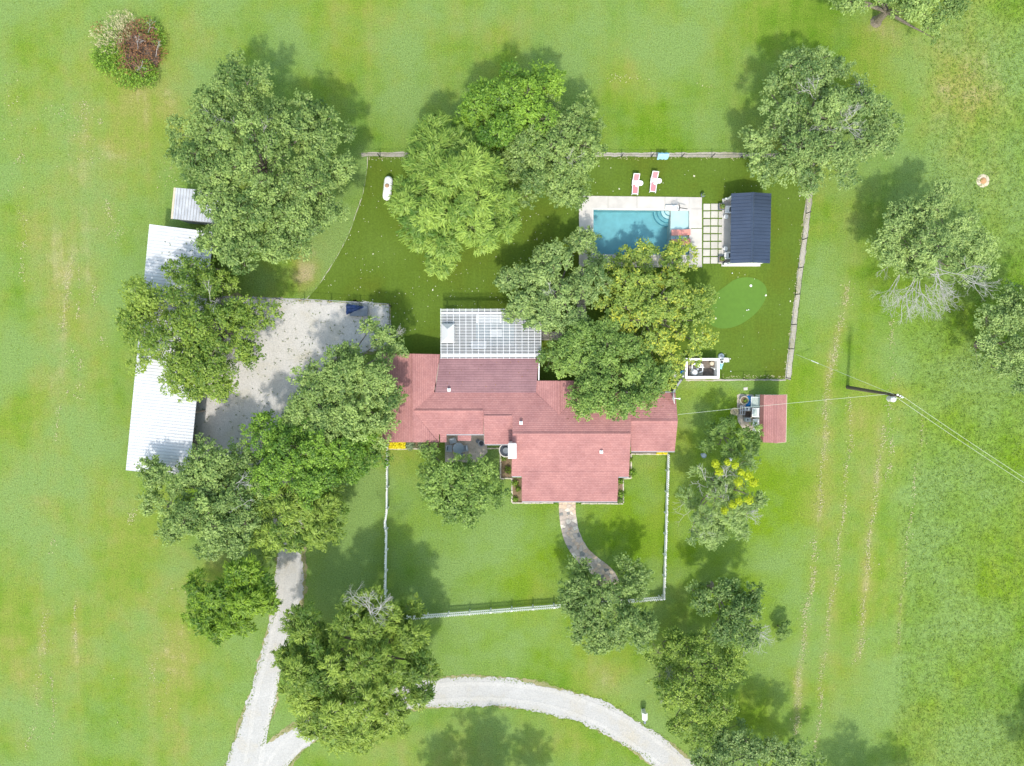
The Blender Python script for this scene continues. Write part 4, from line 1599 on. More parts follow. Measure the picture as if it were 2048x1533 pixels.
# flowers at the foot of the basin plant
n = 26
q = P(1008, 915)
cen = np.array([q.x, q.y, .55]) + nrng.normal(size=(n, 3)) * np.array([.3, .25, .05])


def flowerbed(poly_px, n, lab):
    w = pxpoly(poly_px)
    xs2, ys2 = [p[0] for p in w], [p[1] for p in w]
    x = nrng.uniform(min(xs2), max(xs2), n)
    y = nrng.uniform(min(ys2), max(ys2), n)
    z = nrng.uniform(.22, .42, n)
    cen = np.stack([x, y, z], 1)
    nor = nrng.normal(size=(n, 3)) * .35 + np.array([0, -.1, 1])
    o = raw_mesh('yellow_flowers', flakes(cen, nor, nrng.uniform(.1, .2, n), nrng.uniform(.1, .18, n), nrng), 4, 'flower_yellow', nrng.uniform(0, 1, n))
    struct(o, 'stuff', lab)
    n2 = n // 2
    cen = np.stack([nrng.uniform(min(xs2), max(xs2), n2), nrng.uniform(min(ys2), max(ys2), n2), nrng.uniform(.08, .24, n2)], 1)
    o2 = raw_mesh('flower_leaves', flakes(cen, nrng.normal(size=(n2, 3)) + np.array([0, 0, 1]), nrng.uniform(.12, .22, n2), nrng.uniform(.05, .1, n2), nrng), 4, 'leaf_bright', nrng.uniform(0, 1, n2))
    struct(o2, 'stuff', 'green leaves under the yellow flowers')


flowerbed([(779, 884), (812, 884), (812, 897), (779, 897)], 560, 'mass of yellow flowers in the bed beside the left picket fence')
flowerbed([(1312, 902), (1334, 902), (1334, 908), (1312, 908)], 170, 'mass of yellow flowers in the bed beside the right picket fence')

# flagstone path
def clip(polyg, n, d):
    out = []
    m = len(polyg)
    for i in range(m):
        a, b2 = polyg[i], polyg[(i + 1) % m]
        da, db = a[0] * n[0] + a[1] * n[1] - d, b2[0] * n[0] + b2[1] * n[1] - d
        if da <= 0:
            out.append(a)
        if da * db < 0:
            t_ = da / (da - db)
            out.append((a[0] + (b2[0] - a[0]) * t_, a[1] + (b2[1] - a[1]) * t_))
    return out


def flagstones():
    cl = spline([(1135, 1000), (1134.5, 1020), (1137, 1045), (1142, 1070), (1152, 1092), (1168, 1113), (1190, 1132), (1212, 1150), (1225, 1172)], 6)
    ctr = [P(*c) for c in cl]
    wd = .92
    cum = [0]
    for a, b2 in zip(ctr[:-1], ctr[1:]):
        cum.append(cum[-1] + (b2 - a).length)

    def at(s, v):
        s = max(0, min(cum[-1] - 1e-4, s))
        i = max(k for k in range(len(cum) - 1) if cum[k] <= s)
        t_ = (s - cum[i]) / (cum[i + 1] - cum[i])
        p = ctr[i].lerp(ctr[i + 1], t_)
        d0 = (ctr[min(i + 1, len(ctr) - 1)] - ctr[max(i - 1, 0)]).normalized()
        d1 = (ctr[min(i + 2, len(ctr) - 1)] - ctr[i]).normalized()
        d = d0.lerp(d1, t_).normalized()
        nrm = Vector((-d.y, d.x, 0))
        return p + nrm * v
    base = sheet('flagstone_path', [ragged([tuple(at(s, wd)) for s in np.linspace(0, cum[-1], 40)] + [tuple(at(s, -wd)) for s in np.linspace(cum[-1], 0, 40)], .03, seed=12)], 'stone_mortar', 0.03)
    base['label'] = 'curving path of brown and grey flagstones leading to the porch'
    pts = []
    s = .2
    r = random.Random(3)
    while s < cum[-1]:
        k = r.choice([3, 4, 4, 5])
        for j in range(k):
            pts.append((s + r.uniform(-.17, .17), -wd + 2 * wd * (j + .5) / k + r.uniform(-.13, .13)))
        s += r.uniform(.36, .5)
    for i, p in enumerate(pts):
        cell = [(p[0] - .8, -wd), (p[0] + .8, -wd), (p[0] + .8, wd), (p[0] - .8, wd)]
        for j, q_ in enumerate(pts):
            if i == j or abs(p[0] - q_[0]) > 1.6:
                continue
            n_ = (q_[0] - p[0], q_[1] - p[1])
            mx, my = (p[0] + q_[0]) / 2, (p[1] + q_[1]) / 2
            ln = math.hypot(*n_)
            n_ = (n_[0] / ln, n_[1] / ln)
            cell = clip(cell, n_, mx * n_[0] + my * n_[1] - .028)
            if len(cell) < 3:
                break
        if len(cell) < 3:
            continue
        w = [at(c_[0], c_[1]) for c_ in cell]
        mid = sum(w, Vector()) / len(w)
        h = .03 + r.uniform(.018, .042)
        kk = r.choices(range(7), [6, 3, 4, 3, 1.6, 2, 2])[0]
        MB().prism([tuple(x) for x in w], .02, h).build('flagstone', 'flagstone_%d' % kk, base)


flagstones()

# ------------------------------------------------------------------ pump enclosure
def enclosure():
    zt = 1.35
    o4 = [P(1371, 717, zt), P(1439.5, 717, zt), P(1439.5, 757.5, zt), P(1372, 757.5, zt)]
    xa, xb = o4[0].x, o4[1].x
    yb, ya = o4[0].y, o4[2].y
    t = thing('pump_enclosure', 'roofless white walled enclosure around the pool pump equipment', 'enclosure', ((xa + xb) / 2, (ya + yb) / 2, 0))
    th = .24
    for nm, c, s in (('wall', ((xa + xb) / 2, yb - th / 2, zt / 2), (xb - xa, th, zt)), ('wall', ((xa + xb) / 2, ya + th / 2, zt / 2), (xb - xa, th, zt)),
                     ('wall', (xa + th / 2, (ya + yb) / 2, zt / 2 - .002), (th, yb - ya - 2 * th, zt)), ('wall', (xb - th / 2, (ya + yb) / 2, zt / 2 - .002), (th, yb - ya - 2 * th, zt))):
        MB().box(c, s).build(nm, 'white_paint', t)
    MB().box(((xa + xb) / 2, (ya + yb) / 2, .05), (xb - xa - 2 * th, yb - ya - 2 * th, .06)).build('floor', 'pump_floor', t)
    MB().box(((xa * .6 + xb * .4), ya + th + .55, .11), (1.5, 1.0, .06)).build('pad', 'walk_concrete', t)
    fx, fy = xa + 1.15, ya + th + .4
    f = thing('filter_tank', 'round white pool filter tank inside the pump enclosure', 'filter', (fx, fy, .14))
    MB().lathe([(.26, .14), (.33, .25), (.33, .8), (.25, .98), (.08, 1.06), (.08, 1.12)], (fx, fy, 0), 22).build('tank', 'white_plastic', f)
    p = thing('pool_pump', 'dark pool pump beside the white filter tank', 'pump', (fx + .65, fy + .25, .14))
    MB().tube((fx + .5, fy + .35, .34), (fx + .95, fy + .35, .34), .15, n=12).build('motor', 'charcoal', p)
    MB().lathe([(.15, .14), (.15, .5), (.1, .56)], (fx + .42, fy + .35, 0), 14).build('strainer', 'grey_metal', p)
    g_ = thing('pipe_manifold', 'white plastic pipes looping behind the filter tank', 'pipes', (fx + .2, fy + .8, .08))
    pp = MB()
    z = .5
    pp.path([(fx - .2, fy + .3, .1), (fx - .2, fy + .3, z), (fx - .2, fy + .85, z), (fx + .95, fy + .85, z), (fx + .95, fy + .1, z), (fx + .6, fy, z)], .06, 8)
    pp.path([(fx + .1, fy + .85, z), (fx + .1, fy + 1.0, z), (fx + .75, fy + 1.0, z), (fx + .75, fy + .5, z)], .06, 8)
    pp.path([(fx + .3, fy + .85, z), (fx + .6, fy + .55, z), (fx + 1.1, fy + .55, z)], .06, 8)
    pp.build('pipe', 'white_plastic', g_)
    h = thing('chemical_drum', 'pale cream drum in the far corner of the pump enclosure', 'drum', (xb - th - .35, yb - th - .35, .08))
    MB().lathe([(.2, .08), (.22, .3), (.22, .6), (.1, .68)], (xb - th - .35, yb - th - .35, 0), 16).build('body', 'pale_soil', h)
    MB().tube((xb - th - .3, yb - th - .75, .1), (xb - th - .2, yb - th - .95, 1.0), .07, n=8).build('hose', 'white_plastic', h)


enclosure()
# things beside it
c = P(1362.5, 748)
t = thing('blue_tub', 'bright blue oval plastic tub beside the pump enclosure', 'tub', c)
MB().lathe([(.26, 0), (.32, .55), (.35, .6), (.29, .6), (.24, .12)], c, 22, sx=.8).build('shell', 'blue_plastic', t)
MB().box((c.x + .02, c.y - .26, .63), (.42, .16, .05), .2).build('lid', 'white_plastic', t)
c = P(1441.5, 713)
t = thing('pool_robot', 'round blue grey pool cleaner by the enclosure corner', 'cleaner', c)
MB().lathe([(.3, .02), (.36, .12), (.3, .26), (.1, .32)], c, 20).build('body', 'glass_table', t)
MB().lathe([(.14, .3), (.14, .36), (.05, .38)], c, 12).build('handle', 'slate', t)
c = P(1449, 720.5)
t = thing('white_chair', 'small white plastic chair beside the pump enclosure', 'chair', c)
MB().box((c.x, c.y, .42), (.46, .46, .05)).build('seat', 'white_plastic', t)
MB().box((c.x + .22, c.y, .62), (.05, .46, .4)).box((c.x - .05, c.y + .22, .55), (.46, .05, .08)).build('backrest', 'white_plastic', t)
for dx in (-.2, .2):
    for dy in (-.2, .2):
        MB().box((c.x + dx, c.y + dy, .2), (.04, .04, .4)).build('leg', 'white_plastic', t)
c = P(1441.5, 724)
t = thing('white_bucket', 'white bucket between the small chair and the enclosure wall', 'bucket', c)
MB().lathe([(.16, 0), (.2, .38), (.22, .4), (.17, .4), (.14, .05)], c, 18).build('shell', 'white_plastic', t)
MB().lathe([(.15, .3), (.15, .31)], c, 14).build('contents', 'charcoal', t)
c = P(1441, 731)
m = MB()
for k in range(5):
    m.box((c.x + rnd.uniform(-.08, .08), c.y + .3 - k * .15, .12 + .02 * k), (.3, .2, .16), rnd.uniform(-.5, .5))
tag(m.build('folded_float', 'blue_cloth'), 'crumpled pale blue pool float against the enclosure wall', 'float')
# pale blue cloth over the fence
A, B = P(1311.5, 315.3), P(1333, 315.4)
m = MB()
nx_, rows = 10, [(-.38, .62), (-.22, .98), (-.07, 1.28), (0, 1.33), (.07, 1.28), (.2, 1.0), (.34, .66)]
vs, fs = [], []
for i in range(nx_ + 1):
    q = A.lerp(B, i / nx_)
    for (dy, z) in rows:
        vs.append((q.x, q.y + dy * (1 + .1 * math.sin(i * 1.7)), z - .05 * math.sin(i * 1.1) * (1 if abs(dy) > .1 else 0)))
k_ = len(rows)
for i in range(nx_):
    for j in range(k_ - 1):
        fs.append((i * k_ + j, i * k_ + j + 1, (i + 1) * k_ + j + 1, (i + 1) * k_ + j))
m.add(vs, fs)
tag(m.build('pool_towel', 'blue_cloth', smooth=True), 'pale blue towel draped over the back fence above the loungers', 'towel')

# propane tank
A, B = P(776, 359.5, .95), P(772.5, 392, .95)
t = thing('propane_tank', 'white propane tank lying on the turf beside the feathery tree', 'tank', ((A.x + B.x) / 2, (A.y + B.y) / 2, 0))
d = (B - A).normalized()
R_ = L(8.3)
m = MB()
ln = (B - A).length
m.lathe([(.05, -R_ * .95), (R_ * .55, -R_ * .8), (R_ * .87, -R_ * .45), (R_, 0), (R_, ln * .5), (R_, ln), (R_ * .87, ln + R_ * .45), (R_ * .55, ln + R_ * .8), (.05, ln + R_ * .95)],
        Vector((A.x, A.y, .62)), 26, axis=d)
m.build('shell', 'white_plastic', t, smooth=True)
for f_ in (.18, .82):
    q = A.lerp(B, f_)
    MB().box((q.x, q.y, .12), (.8, .25, .24)).build('cradle', 'walk_concrete', t)
q = A.lerp(B, .4)
MB().lathe([(.2, 1.02), (.22, 1.14), (.17, 1.22), (.06, 1.25)], (q.x, q.y, 0), 20).build('valve_dome', 'terracotta', t)
for f_ in (.22, .62):
    q = A.lerp(B, f_)
    m = MB().lathe([(R_ + .008, -.012), (R_ + .008, .012)], Vector((q.x, q.y, .62)), 26, axis=d)
    m.build('weld_band', 'grey_metal', t)

# ------------------------------------------------------------------ metal barn and shed
def barn():
    zw, ze = 3.5, 3.0
    A, B = P(299, 449, zw), P(252, 941, zw)            # west edge
    D = P(378, 953, ze)
    Cc = A + (D - B)
    Cc.z = ze
    t = thing('metal_barn', 'long open pole barn with white ribbed metal roof beside the gravel lot', 'barn', ((A + D) / 2 - Vector((0, 0, (A + D).z / 2))))
    rf = MB().slab([A, B, D, Cc], .06).build('roof', 'grey_metal', t)
    n = 78
    st = (B - A) / n
    ac = D - B
    m = MB()
    o_ = Vector((0, 0, .012))
    m.slab([o_, o_ + st * .9, o_ + st * .9 + ac, o_ + ac], .02)
    o_ = Vector((0, 0, .05)) + st * .74
    m.slab([o_, o_ + st * .14, o_ + st * .14 + ac, o_ + ac], .04)
    me = m.mesh('roof_panel', 'white_metal')
    for k in range(n):
        place(me, 'roof_panel', rf, A + st * k + Vector((0, 0, rnd.uniform(0.01, .02))))
    # west wall and end walls
    for a, b2, s in ((A, B, .12), (B, D, .25), (A, Cc, .25)):
        c0, c1 = a.lerp(b2, .02), a.lerp(b2, .98)
        mid = (A + D) / 2
        off = Vector((mid.x - (c0.x + c1.x) / 2, mid.y - (c0.y + c1.y) / 2, 0)).normalized() * s
        c0, c1 = c0 + off, c1 + off
        vs = [(c0.x, c0.y, 0), (c1.x, c1.y, 0), (c1.x, c1.y, c1.z - .08), (c0.x, c0.y, c0.z - .08)]
        vs += [(x + off.x * .2, y + off.y * .2, z) for x, y, z in vs]
        MB().add(vs, [(0, 1, 2, 3), (7, 6, 5, 4), (0, 4, 5, 1), (1, 5, 6, 2), (2, 6, 7, 3), (3, 7, 4, 0)]).build('wall', 'grey_metal', t)
    for k in range(9):
        q = Cc.lerp(D, .02 + .96 * k / 8) + (B - D).normalized() * .35
        MB().box((q.x, q.y, 1.44), (.16, .16, 2.88)).build('post', 'weathered_wood', t)
    MB().box(tuple((Cc + D) / 2 + (B - D).normalized() * .35 - Vector((0, 0, .2))), (.12, (D - Cc).length * .98, .2), math.atan2((D - Cc).x, -(D - Cc).y) * 1.0).build('beam', 'weathered_wood', t)
    # leaf litter blown onto the roof
    n_ = 60
    u, v = nrng.uniform(.02, .12, n_), nrng.uniform(.2, .95, n_)
    cen = np.array([A + (B - A) * a + (D - B) * b_ for a, b_ in zip(np.abs(u) + .1 * nrng.uniform(0, 1, n_), v)]) + np.array([0, 0, .1])
    o = raw_mesh('leaf_litter', flakes(cen, np.tile([0, 0, 1.0], (n_, 1)) + nrng.normal(size=(n_, 3)) * .1, nrng.uniform(.1, .3, n_), nrng.uniform(.06, .14, n_), nrng), 4, 'weed_leaf', nrng.uniform(0, 1, n_), t)
    o['kind'] = 'stuff'


barn()


def metal_shed():
    z = 3.0
    A, B, C_, D = P(350, 376, z + .3), P(446, 384, z + .3), P(440, 447, z), P(344, 438, z)
    t = thing('metal_shed', 'small grey metal shed roof half hidden under the big oak', 'shed', ((A + C_) / 2 - Vector((0, 0, (A + C_).z / 2))))
    rf = MB().slab([A, B, C_, D], .06).build('roof', 'galvanised', t)
    n = 16
    st = (B - A) / n
    dn = D - A
    m = MB()
    o_ = Vector((0, 0, .02))
    m.slab([o_, o_ + st, o_ + st + dn, o_ + dn], .02)
    o_ = Vector((0, 0, .09)) + st * .84
    m.slab([o_, o_ + st * .16, o_ + st * .16 + dn, o_ + dn], .08)
    me = m.mesh('roof_panel', 'galvanised')
    for k in range(n):
        place(me, 'roof_panel', rf, A + st * k + Vector((0, 0, .012)))
    MB().slab([A + Vector((-.1, 0, .06)), A + Vector((.1, 0, .06)), D + Vector((.1, 0, .06)), D + Vector((-.1, 0, .06))], .18).build('barge_board', 'pale_soil', t)
    mid = (A + C_) / 2
    MB().box((mid.x, mid.y, 1.42), (4.6, 2.9, 2.84), math.radians(-4)).build('wall', 'grey_metal', t)


metal_shed()

# red garden shed
def red_shed():
    zs = (1.95, 2.6, 3.05, 2.35)
    yt, yb = 790, 885
    xs2 = (1519.5, 1527, 1553, 1573)
    top = [P(x, yt, z) for x, z in zip(xs2, zs)]
    bot = [P(x, yb, z) for x, z in zip(xs2, zs)]
    y1 = sum(p.y for p in top) / 4
    y0 = sum(p.y for p in bot) / 4
    X = [(a.x + b2.x) / 2 for a, b2 in zip(top, bot)]
    t = thing('garden_shed', 'small garden shed with red shingle roof beside the old doors', 'shed', ((X[0] + X[3]) / 2, (y0 + y1) / 2, 0))
    r_ = MB()
    for k in range(3):
        r_.slab([(X[k], y0, zs[k]), (X[k + 1], y0, zs[k + 1]), (X[k + 1], y1, zs[k + 1]), (X[k], y1, zs[k])], .1)
    rf = r_.build('roof', 'red_shingle', t)
    c_ = MB()
    for s in (-1, 1):
        c_.slab([(X[2], y0 - .02, zs[2] + .07), (X[2], y1 + .02, zs[2] + .07), (X[2] + s * .17, y1 + .02, zs[2] - .01), (X[2] + s * .17, y0 - .02, zs[2] - .01)], .03)
    c_.build('ridge_cap', 'red_shingle', rf)
    MB().box(((X[0] + X[3]) / 2 + .02, (y0 + y1) / 2, .95), (X[3] - X[0] - .3, y1 - y0 - .3, 1.9)).build('wall', 'white_paint', t)
    f_ = MB()
    f_.box((X[3] - .02, (y0 + y1) / 2, zs[3] - .05), (.06, y1 - y0, .14))
    for yy in (y0, y1):
        f_.tube((X[3], yy, zs[3] - .05), (X[2], yy, zs[2] - .05), .04, n=4)
    f_.build('fascia', 'pale_soil', t)
    return X[0], y0, y1


sx, sy0, sy1 = red_shed()


def leaner(px, py, w, h, z, tilt, lab, name='old_door', frame='white_paint', panel='pale_green_paint', n=2, horizontal=False):
    """a panelled door or sash leaning on the shed"""
    c = P(px, py, z)
    t = thing(name, lab, name.split('_')[-1], (c.x, c.y, 0))
    T = Matrix.Rotation(tilt, 3, 'Y')

    def part(nm, mat, cc, ss):
        MB().box(tuple(c + T @ Vector(cc)), ss, tilt=T).build(nm, mat, t)
    part('frame', frame, (0, 0, 0), (h, w, .05))
    for k in range(n):
        a = -h / 2 + h * (k + .5) / n
        part('panel', panel if k % 2 == 0 else 'window_glass', (a, 0, .03), (h / n - .14, w - .16, .025))


leaner(1513, 805, 1.15, 1.2, 1.2, math.radians(-42), 'pale flat panel leaning on the shed wall, nearest the pump enclosure', 'wall_panel', 'white_paint', 'pale_green_paint', 1)
leaner(1516.5, 826, .95, 1.25, 1.75, math.radians(-24), 'largest pale framed old door leaning on the shed, upper of three', 'old_door')
leaner(1517, 847, .85, 1.15, 1.75, math.radians(-24), 'pale framed old door leaning on the shed, middle of three', 'old_door')
leaner(1512, 864, .8, .7, 1.4, math.radians(-30), 'narrow pale sash leaning on the shed, lowest of three', 'old_sash')
leaner(1520, 866, .8, .45, 1.95, math.radians(-10), 'short white sash on the shed eave beside the lowest pale sash', 'old_sash', 'white_paint', 'white_paint', 1)
# garden clutter
c = P(1486, 800.5)
t = thing('garden_pot', 'large round pale pot with green plant beside the blue tarp', 'pot', c)
MB().lathe([(.3, 0), (.42, .38), (.47, .45), (.38, .45), (.34, .2)], c, 22).build('bowl', 'stone_edge', t)
MB().lathe([(.36, .34), (.36, .36)], c, 16).build('soil', 'bed_soil', t)
n = 60
d = nrng.normal(size=(n, 3))
d[:, 2] = np.abs(d[:, 2])
raw_mesh('foliage', flakes(np.array([c.x + .1, c.y, .45]) + d * .12, d + nrng.normal(size=(n, 3)) * .4, nrng.uniform(.12, .2, n), nrng.uniform(.05, .1, n), nrng), 4, 'leaf_bright', nrng.uniform(0, 1, n), t)
m = MB()
vs, fs = [], []
A = P(1497.5, 804)
N_ = 9
for i in range(N_):
    for j in range(N_):
        vs.append((A.x + (i / 8 - .5) * .72, A.y + (j / 8 - .5) * 1.35, .35 + .1 * math.sin(i * 1.7 + j) + .08 * math.cos(j * 2.1) - .25 * ((abs(i - 4) / 4) ** 3 + (abs(j - 4) / 4) ** 3)))
for i in range(N_ - 1):
    for j in range(N_ - 1):
        fs.append((i * N_ + j, (i + 1) * N_ + j, (i + 1) * N_ + j + 1, i * N_ + j + 1))
m.add(vs, fs)
tag(m.build('blue_tarp', 'blue_plastic', smooth=True), 'crumpled bright blue tarp among the clutter beside the shed', 'tarp')
c = P(1505, 806)
t = thing('trash_can', 'grey metal can with round lid beside the blue tarp', 'can', c)
MB().lathe([(.28, 0), (.33, .7), (.34, .72)], c, 20).build('body', 'galvanised', t)
MB().lathe([(.36, .72), (.34, .78), (.1, .86), (.05, .9)], c, 20).build('lid', 'grey_metal', t)
c = P(1503.5, 799)
t = thing('black_pot', 'black plastic pot beside the grey can lid', 'pot', c)
MB().lathe([(.2, 0), (.26, .34), (.28, .36), (.22, .36), (.2, .1)], c, 16).build('bowl', 'charcoal', t)
c = P(1508, 798)
t = thing('paint_tin', 'small silver tin between the black pot and the shed', 'tin', c)
MB().lathe([(.13, 0), (.13, .26), (.12, .27)], c, 14).build('body', 'white_metal', t)
c = P(1481.5, 820)
t = thing('wire_rack', 'grey metal rack lying open on the ground beside the shed clutter', 'rack', c)
fr = MB()
w2, h2 = L(9), L(17)
for dx in (-w2 / 2, 0, w2 / 2):
    fr.box((c.x + dx, c.y, .6), (.05, h2, .05))
for dy in (-h2 / 2, 0, h2 / 2):
    fr.box((c.x, c.y + dy, .6), (w2, .05, .05))
fr.build('top_frame', 'galvanised', t)
for dx in (-w2 / 2, w2 / 2):
    for dy in (-h2 / 2, h2 / 2):
        MB().box((c.x + dx, c.y + dy, .3), (.05, .05, .6)).build('leg', 'galvanised', t)
MB().box((c.x, c.y, .2), (w2, h2, .03)).build('shelf', 'weathered_wood', t)
c = P(1467.5, 823.5)
t = thing('straw_basket', 'tan straw basket on the grass beside the metal rack', 'basket', c)
MB().lathe([(.3, 0), (.42, .2), (.45, .28), (.38, .28), (.28, .06)], c, 20).build('bowl', 'straw', t)
MB().box((c.x - .05, c.y + .05, .26), (.05, .6, .05), .6).build('handle', 'weathered_wood', t)
for (x, y, lab) in ((1492, 817, 'pale grey crate with a dark round hole, nearest the blue tarp'), (1493, 839, 'pale grey crate with a dark round hole, nearest the dark bush')):
    c = P(x, y)
    t = thing('grey_crate', lab, 'crate', c)
    MB().box((c.x, c.y, .3), (.62, .42, .6)).build('body', 'cushion_grey', t)
    MB().lathe([(.1, .6), (.1, .612)], (c.x - .08, c.y, 0), 14).build('opening', 'charcoal', t)
c = P(1493, 828)
t = thing('compost_box', 'dark open box of soil between the two grey crates', 'box', c)
for dx, dy, sx_, sy_ in ((-.36, 0, .05, .62), (.36, 0, .05, .62), (0, -.33, .77, .05), (0, .33, .77, .05)):
    MB().box((c.x + dx, c.y + dy, .25), (sx_, sy_, .5)).build('side', 'weathered_wood', t)
MB().box((c.x, c.y, .16), (.66, .6, .3)).build('soil', 'mulch', t)
sheet('shed_yard', [ragged(pxpoly([(1474, 791), (1508, 791), (1506, 858), (1490, 862), (1474, 840)]), .06, seed=22)], 'stone_mortar', 0.012)
c = P(1491, 778)
tag(MB().box((c.x, c.y, .03), (.44, .3, .06), .1).build('stepping_stone', 'paver_concrete'), 'single pale stone on the lawn above the shed clutter', 'stone')
c = P(1404, 909.5)
t = thing('bird_bath', 'round pale blue bird bath on the lawn beside the dark bush', 'bath', c)
MB().lathe([(.16, 0), (.07, .1), (.06, .6), (.2, .68), (.29, .76), (.27, .77), (.1, .71)], c, 22).build('bowl', 'glass_table', t)
MB().lathe([(.24, .735), (.24, .74)], c, 18).build('water', 'cushion_grey', t)
c = P(1459, 918)
tag(MB().lathe([(.05, 0), (.2, .1), (.24, .26), (.18, .42), (.05, .48)], c, 16).build('white_globe', 'white_plastic', smooth=True), 'white ball ornament under the mistletoe tree', 'ball')

# ------------------------------------------------------------------ utility pole
A = P(1695, 775)
top = P(1801, 792.5, 10.2)
ax = (top - A).normalized()
t = thing('utility_pole', 'leaning dark wooden utility pole with white transformer on the right lawn', 'pole', A)
MB().tube(A, top, .2, .13, 12).build('shaft', 'pole_wood', t)
q = A.lerp(top, .86)
cc = q + Vector((-.05, -.42, 0))
MB().lathe([(.26, -.45), (.29, -.4), (.29, .35), (.25, .42), (.08, .5)], cc, 20).build('transformer', 'white_metal', t)
MB().tube(cc + Vector((.1, .1, .4)), cc + Vector((.1, .1, .62)), .05, n=8).tube(cc + Vector((-.12, .1, .4)), cc + Vector((-.12, .1, .62)), .05, n=8).build('bushing', 'white_paint', t)
ins = MB()
for k in range(3):
    u = top + Vector((-.25 + .22 * k, .12 - .12 * k, -.15))
    ins.lathe([(.05, 0), (.09, .06), (.05, .12), (.09, .18), (.04, .24)], u, 10)
ins.build('insulator', 'white_paint', t)
MB().path([cc + Vector((.1, .1, .6)), top + Vector((-.1, -.25, .1)), top + Vector((.1, -.1, .1))], .02, 5).build('jumper', 'wire', t)


def cable(a, b2, sag, lab, r=.014):
    pts = []
    for i in range(17):
        u = i / 16
        p = Vector(a).lerp(Vector(b2), u)
        p.z -= sag * 4 * u * (1 - u)
        pts.append(p)
    tag(MB().path(pts, r, 5).build('power_cable', 'wire'), lab, 'cable')


cable(top + Vector((.1, .05, 0)), P(2200, 1052, 9.5), .6, 'upper of the two power lines running to the right edge')
cable(top + Vector((-.15, -.1, -.6)), P(2200, 1062, 8.9), .6, 'lower of the two power lines running to the right edge')
cable(A.lerp(top, .8), P(1356, 829.5, 3.9), .35, 'power line from the pole over the red shed to the house')
ga = P(1592, 709)
cable(A.lerp(top, .93), ga, .0, 'guy wire from the pole down to the lawn near the fence corner')
u = (A.lerp(top, .93) - ga).normalized()
tag(MB().tube(ga + u * 2.0, ga + u * 2.9, .045).build('guy_guard', 'white_plastic'), 'short white marker sleeve on the guy wire', 'marker')

# blue tarp over a low trailer in the lot
a4 = [P(698, 611, .6), P(735, 612, .6), P(735, 633, .6), P(699, 632, .6)]
ce = sum(a4, Vector()) / 4
t = thing('flat_trailer', 'low slate grey flatbed trailer parked against the gravel lot fence', 'trailer', (ce.x, ce.y, .026))
MB().prism([tuple(p) for p in a4], .42, .58).build('bed', 'slate', t)
for dx in (-.7, .7):
    MB().tube((ce.x + dx, ce.y - .5, .22), (ce.x + dx, ce.y + .5, .22), .19, n=14).build('wheel', 'charcoal', t)
vs, fs = [], []
N_ = 12
for i in range(N_):
    for j in range(6):
        u, v = i / (N_ - 1), j / 5
        w = (1 - u) * .9 + .12
        p = P(693 + 34 * u, 608 + (22 * w) * (v) + 5 * u, .7)
        vs.append((p.x, p.y, .66 + .14 * math.sin(v * 9 + u * 4) * (1 - u) + .1 * math.sin(u * 11) + .3 * math.sin(math.pi * v) * (1 - u * .7)))
for i in range(N_ - 1):
    for j in range(5):
        fs.append((i * 6 + j, i * 6 + j + 1, (i + 1) * 6 + j + 1, (i + 1) * 6 + j))
tag(MB().add(vs, fs).build('navy_tarp', 'navy_tarp'), 'crumpled navy tarp thrown over the flatbed trailer', 'tarp')

# bollard at the drive bend
c = P(1286, 1422)
t = thing('drive_marker', 'white pointed marker post beside the bend of the gravel drive', 'post', c)
m = MB()
for k, (s, z) in enumerate(((.24, 0), (.24, 1.0), (.02, 1.4))):
    pass
m.box((c.x, c.y, .55), (.42, .5, 1.1))
m.add([(c.x - .3, c.y - .45, 1.1), (c.x + .3, c.y - .45, 1.1), (c.x + .3, c.y + .35, 1.1), (c.x - .3, c.y + .35, 1.1), (c.x, c.y - .45, 1.42), (c.x, c.y + .35, 1.42)],
      [(0, 1, 4), (2, 3, 5), (1, 2, 5, 4), (3, 0, 4, 5), (3, 2, 1, 0)])
m.build('housing', 'white_plastic', t)
MB().box((c.x, c.y - .62, 1.0), (.22, .5, .32)).build('box', 'slate', t)

# ant mound and pale spots
c = P(1966, 362)
t = thing('ant_mound', 'orange soil mound with pale ring on the right lawn', 'mound', c)
MB().lathe([(L(13), 0), (L(11), .03), (L(7), .05)], c, 26).build('ring', 'pale_soil', t)
MB().lathe([(L(6.5), .045), (L(5), .12), (L(2), .17)], c, 20).build('heap', 'orange_soil', t)
# feeder beside the upper right tree
c = P(1707, 178)
t = thing('deer_feeder', 'round grey feeder can beside the upper right oak', 'feeder', c)
MB().lathe([(.22, .9), (.28, 1.0), (.28, 1.6), (.3, 1.62), (.1, 1.75)], c, 18).build('drum', 'galvanised', t)
for k in range(3):
    a = 2.1 * k
    MB().tube((c.x + .2 * math.cos(a), c.y + .2 * math.sin(a), 1.0), (c.x + .5 * math.cos(a), c.y + .5 * math.sin(a), 0), .03).build('leg', 'galvanised', t)
# golf cup and balls
c = P(1501.5, 572)
t = thing('putting_cup', 'white ringed cup on the putting green', 'cup', c)
m = MB().lathe([(.13, .036), (.13, .06), (.09, .06), (.09, .037)], c, 18)
m.build('ring', 'white_plastic', t)
for k, (x, y, lab) in enumerate(((1493, 621, 'white golf ball on the putting green, left of a pair'), (1496.5, 620, 'white golf ball on the putting green, right of a pair'),
                                 (1464, 547, 'white ball on the turf below the cabana'), (1460, 718, 'white ball on turf beside the small white chair'), (1461, 743, 'white ball on turf near the bottom wire fence'))):
    c = P(x, y)
    tag(MB().blob((c.x, c.y, .035 + .065), (.065, .065, .065), jit=0).build('white_ball', 'white_plastic', smooth=True), lab, 'ball')

# ------------------------------------------------------------------ trees
TWIGS = []


